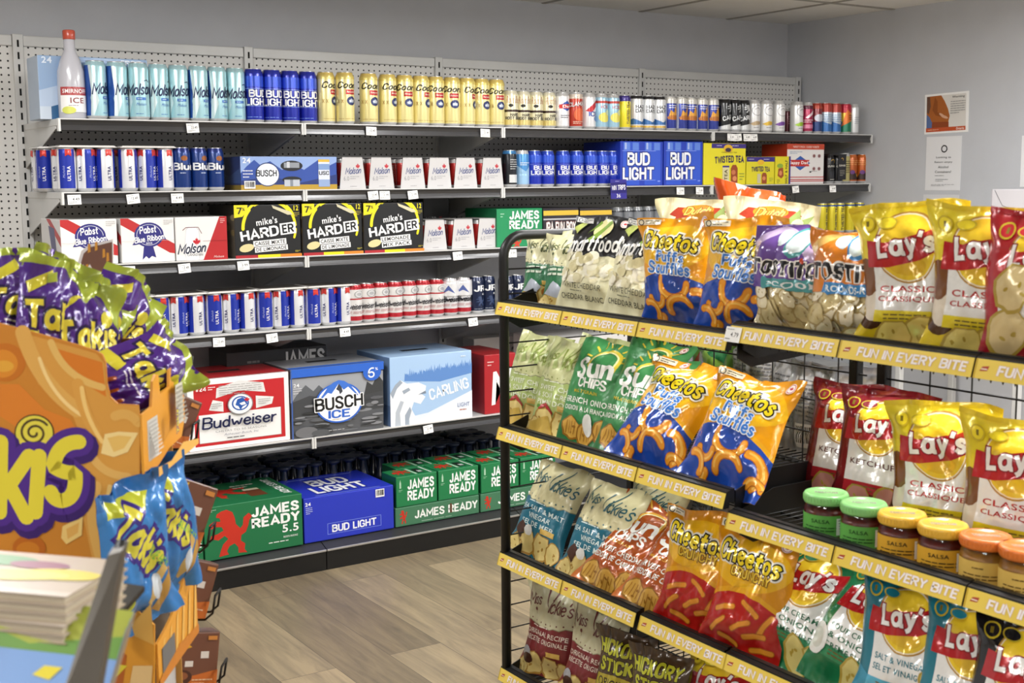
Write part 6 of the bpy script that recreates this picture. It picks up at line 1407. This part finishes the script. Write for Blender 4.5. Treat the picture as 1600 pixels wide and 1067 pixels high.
# ================================================================== SNACK DISPLAY AT LEFT (local frame: x right, y away, z up)
O = CAM + FH*1.8; O.z = 0
D0 = 1.8
def DL(px, py, dep=D0):
    l, z = dp(px, py, dep); return (l, z)
def frame(name, label, cat, group=None):
    return tag(empty(name, (O.x, O.y, 0), -YAW), label, cat, group)
T = frame('snack_display', 'orange cardboard snack display at left with big yellow lettering', 'display stand')
pix = [(-70, 486), (0, 505), (60, 521), (120, 538), (150, 548), (160, 554), (165, 566), (167, 600), (172, 620), (184, 631), (216, 633), (219, 660), (219, 748), (219, 1330), (-70, 1330)]
P = [DL(*p) for p in pix]
x0 = min(p[0] for p in P); x1 = max(p[0] for p in P); z1 = max(p[1] for p in P); z0 = min(p[1] for p in P)
mb = MB(); mb.prism(P, 1, 0, .004, 'C9822C')
def panel_art():
    """printed side panel: orange ground, puffs and sauce swirls, chips and the big lettering"""
    W, H = x1-x0, z1-z0; a = Art(W, H, 'C9822C')
    def f(px, py): l, z = DL(px, py); return ((l-x0)/W, (z-z0)/H)
    def clip(pts): return [(min(max(x, 0), 1), min(max(y, 0), 1)) for x, y in pts]
    def pl(pts, col): a.poly(clip([f(*p) for p in pts]), col)
    def el(px, py, rx, ry, col, rot=0, n=24, jit=0, seed=0):
        c_, s_ = math.cos(rot), math.sin(rot); rn = random.Random(seed)
        pl([(px+rx*(1+jit*(rn.random()-.5))*math.cos(t)*c_-ry*math.sin(t)*s_, py+rx*math.cos(t)*s_+ry*math.sin(t)*c_) for t in [2*PI*k/n for k in range(n)]], col)
    def st(pts, wd, col):
        a.stroke(clip([f(*p) for p in pts]), wd*.001*D0/1.952/W*.95, col)
    def bez(p0, p1, p2, n=10): return [((1-t)**2*p0[0]+2*t*(1-t)*p1[0]+t*t*p2[0], (1-t)**2*p0[1]+2*t*(1-t)*p1[1]+t*t*p2[1]) for t in [k/n for k in range(n+1)]]
    pl([(28, 518), (150, 552), (164, 568), (166, 600), (172, 622), (184, 632), (218, 634), (218, 900), (150, 900), (120, 760), (130, 690), (110, 640), (60, 600)], 'D69A44')
    pl([(90, 545), (160, 566), (166, 620), (140, 604), (110, 580)], 'D67A22')
    pl([(30, 600), (70, 640), (110, 655), (130, 690), (110, 720), (60, 690), (0, 650), (0, 600)], 'D9802A')
    el(8, 566, 32, 30, 'C4701E'); el(4, 568, 24, 22, 'D98A2A'); el(6, 572, 16, 9, 'E0A43A')
    for b, wd, c in ((bez((36, 520), (60, 600), (120, 640)), 26, 'DDA854'), (bez((80, 535), (100, 590), (160, 605)), 12, 'E2B664'), (bez((62, 560), (80, 620), (130, 650)), 6, 'F2D08A'), (bez((122, 600), (128, 640), (150, 676)), 20, 'D99E48'), (bez((128, 606), (132, 650), (160, 690)), 7, 'F0C878'), (bez((140, 700), (150, 740), (200, 745)), 14, 'E0B060'), (bez((150, 760), (135, 810), (165, 890)), 20, 'DEAB58'), (bez((172, 760), (160, 820), (176, 890)), 8, 'F0C878'), (bez((180, 650), (200, 640), (216, 660)), 16, 'DEAB58')): st(b, wd, c)
    pl([(164, 678), (186, 674), (216, 676), (200, 706), (178, 714), (158, 708)], 'F0D490'); pl([(168, 684), (186, 680), (206, 682), (194, 700), (178, 706)], 'E6BC66')
    pl([(98, 822), (130, 806), (128, 836), (104, 850), (96, 840)], 'EBC878'); pl([(104, 826), (124, 816), (122, 832), (106, 842)], 'E0AC58')
    el(46, 856, 26, 20, 'B8641A'); el(44, 858, 18, 12, 'C87A22'); el(138, 760, 6, 5, 'A88A2A')
    # swirl above the dotless letter
    S = [(54+(24-20*t)*math.cos(-5.2*PI*t*.72-.6)*1.0, 676+(24-20*t)*math.sin(-5.2*PI*t*.72-.6)*.92) for t in [k/40 for k in range(41)]]
    el(54, 676, 31, 29, '3A2A20'); el(54, 676, 29, 27, 'E0D24A'); st(S, 4, '4A3A20')
    # lettering: fat strokes, purple behind, yellow on top
    K = [[(2, 690), (0, 800)], [(46, 712), (6, 770)], [(14, 756), (42, 808)]]
    I = [[(62, 712), (56, 800)]]
    Sx = [bez((124, 690), (90, 690), (84, 728))+bez((84, 728), (100, 740), (118, 738))+bez((118, 738), (122, 780), (96, 782))+bez((96, 782), (84, 780), (80, 768))]
    for wd, col, off in ((58, '3A1E6A', (4, 8)), (50, '4E2A88', (0, 0)), (25, 'E2D23E', (0, 0))):
        for G in (K, I, Sx):
            for s_ in G: st([(x+off[0], y+off[1]) for x, y in s_], wd, col)
    return a
PA = panel_art()
apply(mb, PA, lambda u, v, e: (x0+u, -e, z0+v), None, .0003, .00004)
mb.build('side_panel', 'carton', T)
xr = DL(218, 640)[0]; dl = .235
def dz(py, px=218, dep=D0): return dp(px, py, dep)[1]
# open tray behind the side panel: back, floor, inner walls
mb = MB(); zt = dz(745); xl2 = DL(240, 968)[0]
mb.box((x0, .004, zt-.20), (xr, dl, zt-.196), 'B8A890'); mb.box((x0, dl, 0), (xr-.02, dl+.004, dz(560)), 'C0883A'); mb.box((x0-.004, 0, 0), (x0, dl, dz(500)), 'C0883A')
mb.box((xr-.035, .006, 0), (xr-.03, dl, zt), 'BDBDBC')
mb.build('tower', 'carton', T)
def lip(name, zlo, zhi, xo, shape):
    a = Art(dl, zhi-zlo, 'DE9A34'); shape(a); mb = MB()
    n = len(a.outline); q = [(u*dl, zlo+v*(zhi-zlo)) for u, v in a.outline]
    mb.prism(q, 0, xo, xo+.004, 'DE9A34'); apply(mb, a, lambda u, v, e: (xo+.004+e, u, zlo+v), None, .0004, .0002)
    return mb.build(name, 'carton', T)
def l1(a):
    a.outline = [(0, 0), (0, .66), (.22, .68), (.27, .94), (.34, 1), (.40, .98), (.42, .76), (.64, .78), (.66, .96), (.74, 1), (.94, 1), (1, .95), (1, .30), (.9, .12), (.6, .1), (.3, 0)]
    a.rect(.10, .12, .33, .56, 'C9C6BE'); a.rect(.12, .15, .31, .53, 'B4B2AC'); a.lines(.13, .16, .30, .52, 9, 'D8D6D0', 3, .5); a.rect(.62, .34, .80, .80, 'CFCBBE'); a.lines(.64, .36, .78, .78, 9, 'A8A49A', 4, .5)
    a.text('Takis', .48, .44, None, .09, 'E2D23E', .05, .1, PI/2, (.06, '4E2A88')); a.poly([(0, 0), (.0, .1), (.3, .06), (.6, .16), (1, .06), (1, 0)], 'E8B45A')
lip('front_lip', dz(745), dz(598), xr-.001, l1)
def l2(a):
    a.outline = [(0, 0), (0, .55), (.2, .60), (.36, .66), (.5, .8), (.62, .84), (.7, 1), (.98, 1), (1, .9), (1, 0)]
    for k in range(6): a.poly([(.06+.16*k, .02), (.14+.16*k, .5+.05*k), (.18+.16*k, .52+.05*k), (.13+.16*k, .02)], 'E8B45A')
    a.poly([(0, 0), (1, 0), (1, .12), (.5, .2), (0, .1)], 'C87A24')
lip('front_lip', dz(1075), dz(950), xl2, l2)
# lower tray: side panel, floor, grey info label on the post
P2 = [DL(*p) for p in ((160, 950), (176, 930), (206, 944), (236, 968), (243, 975), (243, 1090), (160, 1110))]
mb = MB(); mb.prism(P2, 1, -.006, -.002, 'DE9A34'); W2 = [min(p[0] for p in P2), max(p[0] for p in P2)]
a = Art(W2[1]-W2[0], .16, 'DE9A34'); a.poly([(.0, .0), (.4, .1), (.5, .4), (.3, .5), (0, .4)], 'B8642A'); a.poly([(.05, .05), (.5, .3), (.25, .32), (.5, .5), (.1, .42)], 'E2D23E'); a.poly([(.2, .5), (.6, .6), (.98, .5), (.96, .9), (.6, .7), (.25, .7)], 'E8B45A'); a.poly([(.5, .05), (.9, .1), (.94, .3), (.6, .3)], 'E6C48A')
apply(mb, a, lambda u, v, e: (W2[0]+u, -.006-e, DL(200, 1085)[1]+v), None, .0004, .0002)
mb.box((xr-.03, 0, dz(1080)), (xl2, dl, dz(1077)), 'BDB4A0')
mb.build('lower_tray', 'carton', T)
mb = MB(); l, z = DL(250, 1000); mb.box((xl2+.0045, .02, dz(1060)), (xl2+.0055, .09, dz(1022)), '6E6C6A'); mb.build('shelf_note', 'paper', T)
mb = MB(); mb.box((xr-.03, .05, dz(735)), (xr-.029, .13, dz(700)), '5E5C5A'); mb.build('shelf_note', 'paper', T)

# bags on the display
def purple(w, h):
    a = Art(w, h, '4A2284'); rn = random.Random(3)
    a.poly([(0, .93), (.5, .95), (1, .86), (1, 1), (0, 1)], 'A3B23C'); a.poly([(0, 0), (1, 0), (1, .05), (0, .14)], 'A3B23C'); a.poly([(.7, .97), (1, .97), (1, .66), (.86, .74)], 'A3B23C'); a.poly([(.0, .3), (.3, .36), (.26, .46), (0, .42)], 'D8CE3A'); a.poly([(.7, .1), (1, .22), (1, .38), (.74, .26)], '8AA83A')
    a.text('Takis', .5, .60, .86, .22, 'E2D23E', .05, .1, .15, (.05, '22104A')); a.lines(.34, .38, .76, .46, 2, 'E8E0F0', 2); a.poly([(.1, .72), (.4, .86), (.36, .92), (.06, .8)], 'D8CE3A'); a.ell(.75, .74, .1, .06, 'D8CE3A', 14)
    for k in range(5): a.stroke([(.1+.18*k, .08), (.2+.17*k, .30)], .05, 'A8501E')
    return a
for i in range(4): bag_mesh('purple%d' % i, .165, .25, .05, purple(.165, .25), ['4A2284', '5A3092', '4A2284', '8E9C3C'][i], 71+i, crush=1.5, flare=1.5)
def blue(w, h):
    a = Art(w, h, '3A82C8'); a.poly([(0, .90), (1, .9), (1, 1), (0, 1)], '2E6CB0'); a.poly([(.1, .84), (.6, .8), (.7, .9), (.2, .95)], 'C8CE3A'); a.text('Takis', .5, .62, .84, .24, 'E2D84A', .05, .1, -.9, (.06, '3A2A84')); a.text('BLUE HEAT', .74, .46, .40, .06, '8AC84A', .02, 0, -.9)
    a.poly([(.6, .1), (.9, .36), (.98, .3), (.7, .04)], 'C89A4A'); a.poly([(.5, .2), (.8, .42), (.86, .36), (.58, .14)], 'D8B46A'); a.ell(.7, .26, .08, .1, 'DCE4EC', 14); a.ell(.22, .28, .06, .05, 'C8D23A', 12); a.lines(.1, .05, .5, .15, 3, 'C8D8EC', 2); return a
for i in range(2): bag_mesh('blue%d' % i, .135, .235, .05, blue(.135, .235), '3A7EC2', 81+i, crush=1.4)
def disp_bag(key, px, py, dep, lean, yaw, roll, label, group, sc=1.):
    l, z = dp(px, py, dep); p = CAM + RH*l + FH*dep; p.z = z
    o = bpy.data.objects.new('chip_bag', _bag[key][0]); COL.objects.link(o)
    o.matrix_world = Matrix.Translation(p) @ Matrix.Rotation(-YAW+math.radians(yaw), 4, 'Z') @ Matrix.Rotation(math.radians(roll), 4, 'Y') @ Matrix.Rotation(math.radians(-lean), 4, 'X') @ Matrix.Scale(sc, 4)
    tag(o, label, 'chip bag', group)
PG = 'purple snack bags in the upper tray'
disp_bag('purple0', 126, 640, 1.88, 16, 30, 66, 'purple and lime snack bag lying out over the right end of the tray', PG, .80)
disp_bag('purple1', 112, 650, 1.88, 10, 50, 16, 'purple snack bag nearest the right end, upright behind lying bag', PG, .84)
disp_bag('purple2', 100, 640, 1.92, 8, 46, 26, 'purple snack bag in the middle of the upper tray', PG, .84)
disp_bag('purple3', 58, 615, 1.86, 10, 40, 20, 'purple snack bag leaning left of the tray middle', PG, .80)
disp_bag('purple0', 8, 590, 1.87, 8, 34, 14, 'purple snack bag at the left edge of the photo', PG, .78)
disp_bag('purple1', 30, 590, 1.98, 4, 40, 30, 'purple snack bag at the back left of the upper tray', PG, .84)
disp_bag('purple2', 118, 610, 1.99, 2, 46, 36, 'purple snack bag at the back right of the upper tray', PG, .84)
BG = 'blue snack bags in the lower tray'
disp_bag('blue0', 232, 975, 1.82, -4, 56, -12, 'front blue snack bag in the lower tray', BG)
disp_bag('blue1', 268, 935, 1.93, -4, 58, -10, 'rear blue snack bag in the lower tray, beside chocolate boxes', BG)

# chocolate boxes on a wire rack behind the display
RK = tag(empty('wire_rack', (O.x, O.y, 0), -YAW), 'black wire peg rack holding brown chocolate boxes, behind orange display', 'rack')
DB = 2.22; o2 = DB-D0
mb = MB()
xa = DL(262, 700, DB)[0]
for dx in (0, -.10): mb.tube([(xa+dx, o2+.02, 0), (xa+dx, o2+.02, dz(650, 262, DB))], .006, 8)
for py in (700, 860, 965, 1075, 600):
    zz = dz(py, 262, DB); xe = DL({700: 306, 860: 332, 965: 340, 1075: 350, 600: 296}[py], py, DB)[0]
    for dd in (-.012, .03):
        mb.tube([(xa, o2+dd, zz), (xe-.02, o2+dd, zz), (xe-.006, o2+dd, zz+.012), (xe, o2+dd, zz+.045)], .0022, 6)
    mb.tube([(xe, o2-.012, zz+.045), (xe, o2+.03, zz+.045)], .0022, 6)
mb.build('frame', 'wire', RK)
mb = MB(); PH = [DL(*p, DB) for p in ((122, 440), (122, 408), (127, 392), (140, 382), (176, 374), (177, 460), (122, 470))]; mb.prism(PH, 1, o2+.0, o2+.004, 'E4E2DE')
PH2 = [DL(*p, DB) for p in ((127, 440), (127, 410), (131, 396), (142, 386), (175, 378), (176, 460), (127, 468))]; mb.prism(PH2, 1, o2-.001, o2+.0005, '75513F')
for px, py in ((139, 388), (150, 385), (162, 396), (136, 420), (168, 402)): l, z = DL(px, py, DB); mb.prism([(l-.002, z-.008), (l+.003, z-.006), (l+.003, z+.008), (l-.001, z+.008)], 1, o2-.0016, o2-.0009, 'D89A3A')
l, z = DL(136, 425, DB); mb.prism([(l-.010, z-.012), (l+.010, z-.012), (l+.010, z+.006), (l+.006, z+.014), (l, z+.006), (l-.006, z+.014), (l-.010, z+.006)], 1, o2-.0016, o2-.0009, 'E8E2DA')
mb.build('header_card', 'carton', RK)
def choc(W, H, k):
    a = Art(W, H, '6E4632'); a.poly([(0, 0), (1, 0), (1, .34), (.5, .24), (0, .32)], 'C46A26'); a.ell(.3, .22, .2, .13, '4A2A1A', 16); a.ell(.3, .24, .12, .07, '8A5432', 14); a.poly([(.02, .86), (.3, .70), (.46, .74), (.3, .84)], 'D8A42E'); a.rect(.64, .54, .80, .66, 'D8D4CE'); a.rect(.34, .40, .50, .50, 'D8D4CE'); a.poly([(.05, .86), (.4, .96), (.36, .8)], 'D8B02E'); a.lines(.5, .08, .9, .2, 2, 'E8C8A0', k); a.rect(.76, .86, .94, .93, 'C8843A'); return a
for i, (px, py, w_, h_, rl, yw, lab) in enumerate(((246, 702, .085, .10, 44, 30, 'top brown chocolate box on the wire rack'), (262, 858, .098, .125, 42, 32, 'largest brown chocolate box, second on the wire rack'),
        (278, 965, .088, .105, 34, 30, 'third brown chocolate box on the wire rack'), (292, 1078, .095, .105, 16, 30, 'lowest brown chocolate box on the wire rack'))):
    l, z = dp(px, py, DB); p = CAM + RH*l + FH*(DB-.0); p.z = z+.006
    mb = carton('chocolate_box', w_, .05, h_, '5E3A28', choc(w_, h_, i), Art(.05, h_, '6A4230'), Art(w_, .05, '4A2E22'))
    o = mb.build('chocolate_box', 'carton', None, p); o.rotation_euler = (0, math.radians(rl)*-.0, -YAW+math.radians(yw)); tag(o, lab, 'chocolate box', 'chocolate boxes on the wire rack')
    o.rotation_euler = (math.radians(-8), math.radians(rl*.6), -YAW+math.radians(yw))

# ---- picture book rack in the near left corner
DK = 1.25
BR = tag(empty('book_rack', (O.x, O.y, 0), -YAW), 'dark book rack with steel edged side, near left corner', 'rack')
oy = DK-D0
def BL(px, py, dep): l, z = dp(px, py, dep); return Vector((l, dep-D0, z))
V = [BL(168, 868, 1.10), BL(190, 861, 1.10), BL(146, 1112, .99), BL(88, 1112, .99)]
bk = Vector((.0, .022, .004)); pa, pb = V[0], V[3]
vs = V+[v+bk for v in V]
mb = MB(); mb.add(vs, [(3, 2, 1, 0), (4, 5, 6, 7), (0, 1, 5, 4), (1, 2, 6, 5), (2, 3, 7, 6), (3, 0, 4, 7)]); mb.build('side_rail', 'steel', BR)
mb = MB(); mb.tube([(V[0]+V[1])*.5+bk, (V[3]+V[2])*.5+bk], .006, 8); p_ = (V[3]+V[2])*.5+bk
mb.tube([p_, Vector((p_.x, p_.y, 0))], .012, 8); mb.tube([Vector((p_.x-.34, p_.y, 0)), p_+Vector((-.34, 0, 0))], .012, 8)
mb.tube([pa+Vector((-.03, .05, -.10)), Vector((pa.x-.03, pa.y+.05, 0))], .012, 8)
mb.build('support', 'black', BR)
def ledge(pl, pr, dy):
    mb = MB(); l_, r_ = BL(*pl), BL(*pr); vs = [l_, r_, r_+Vector((0, dy, .0)), l_+Vector((0, dy, .0))]
    vs = vs+[v-Vector((0, 0, .006)) for v in vs]; mb.add(vs, [(0, 1, 2, 3), (7, 6, 5, 4), (0, 4, 5, 1), (1, 5, 6, 2), (2, 6, 7, 3), (3, 7, 4, 0)]); mb.build('ledge', 'black', BR)
ledge((-60, 968, 1.15), (150, 1000, 1.15), .16)
ledge((-60, 1120, 1.08), (110, 1130, 1.08), .1)
def book(name, center, W, Hh, th, art, rx, rz, label, group, pagecol='D8CDB8', ry=0):
    o = empty(name); o.matrix_world = Matrix.Translation(center) @ Matrix.Rotation(rz, 4, 'Z') @ Matrix.Rotation(ry, 4, 'Y') @ Matrix.Rotation(rx, 4, 'X')
    tag(o, label, 'book', group)
    mb = MB(); mb.box((-W/2, -Hh/2, -th/2), (W/2, Hh/2, -th/2+.0008), 'B8A890'); mb.box((-W/2, -Hh/2, th/2-.0008), (W/2, Hh/2, th/2), art.bg); mb.box((-W/2, -Hh/2, -th/2), (-W/2+.0008, Hh/2, th/2), art.bg)
    apply(mb, art, lambda u, v, e: (u-W/2, v-Hh/2, th/2+e), None, .0002, .0001); mb.build('cover', 'label', o)
    mb = MB(); n = 7
    for k in range(n): mb.box((-W/2+.001, -Hh/2+.002, -th/2+.0009+k*(th-.0018)/n), (W/2-.003, Hh/2-.002, -th/2+.0009+(k+.8)*(th-.0018)/n), pagecol if k % 2 else 'B8AA92')
    mb.build('pages', 'paper', o); return o
def fruit(W, H):
    a = Art(W, H, 'B8A898'); a.rect(0, .0, 1, .10, 'C8BCB0'); a.ell(.12, .74, .2, .16, 'C2452E', 18); a.ell(.28, .62, .16, .12, 'D8722E', 18); a.ell(.52, .76, .18, .14, '5E9A6E', 18); a.ell(.72, .70, .12, .10, '8A4A6A', 18); a.ell(.86, .5, .16, .14, 'D8C84A', 18); a.ell(.66, .40, .24, .14, 'E2D86A', 18, .1); a.ell(.3, .36, .2, .12, 'C89A7A', 18); a.lines(.1, .04, .9, .1, 1, 'A89A8A', 2); return a
def toys(W, H):
    a = Art(W, H, '7FA3D8'); a.rect(0, .80, 1, 1, 'A8B04A'); a.poly([(0, .84), (.3, .96), (.6, .84), (1, .94), (1, .8), (0, .8)], '6E9A4A'); a.ell(.02, .34, .12, .14, 'E2D23E', 18); a.poly([(.16, .5), (.22, .58), (.3, .58), (.34, .5), (.5, .5), (.5, .24), (.1, .24), (.12, .4)], 'C8502E'); a.ell(.2, .22, .06, .07, '2E2E34', 14); a.ell(.42, .22, .06, .07, '2E2E34', 14)
    a.ell(.74, .46, .10, .12, 'E4DCD4', 16); a.poly([(.6, .1), (.66, .4), (.86, .4), (.92, .1)], 'C83A36'); a.ell(.62, .34, .06, .06, 'E2C23E', 12); a.poly([(.66, .66), (.70, .72), (.78, .72), (.74, .64)], 'E2D23E'); a.poly([(.08, .66), (.14, .72), (.22, .68)], 'E2D23E'); a.lines(.3, .04, .8, .12, 1, 'E8E8EE', 2); return a
def place_local(px, py, dep): l, z = dp(px, py, dep); p = CAM + RH*l + FH*dep; p.z = z; return p
BKG = 'picture books on the upper ledge'
TIL = math.radians(-2)
pl0 = place_local(-44, 893, 1.22)
for k in range(5):
    labs = ['fruit covered picture book, topmost of the near left stack', 'second picture book down in the near left stack', 'third picture book down in the near left stack', 'fourth picture book down in the near left stack', 'bottom picture book of the near left stack']
    book('picture_book', pl0+Vector((0, 0, -.0086*k))+FH*(-.003*k), .28, .115, .0082, fruit(.28, .115), math.radians(0), -YAW+math.radians(-12+.6*(k % 3)), labs[k], BKG, ry=math.radians(1))
pl1 = place_local(-18, 1092, 1.10)
for k in range(3):
    book('picture_book', pl1+FH*(.0054*k+.0064*k)+Vector((0, 0, -.0045*k+.0080*k)), .22, .16, .006, toys(.22, .16), math.radians(50), -YAW+math.radians(-7), ['blue picture book with red cart, front of the lower ledge', 'picture book directly behind the blue one, lower ledge', 'rearmost picture book on the lower ledge'][k], 'picture books on the lower ledge', ry=math.radians(4))
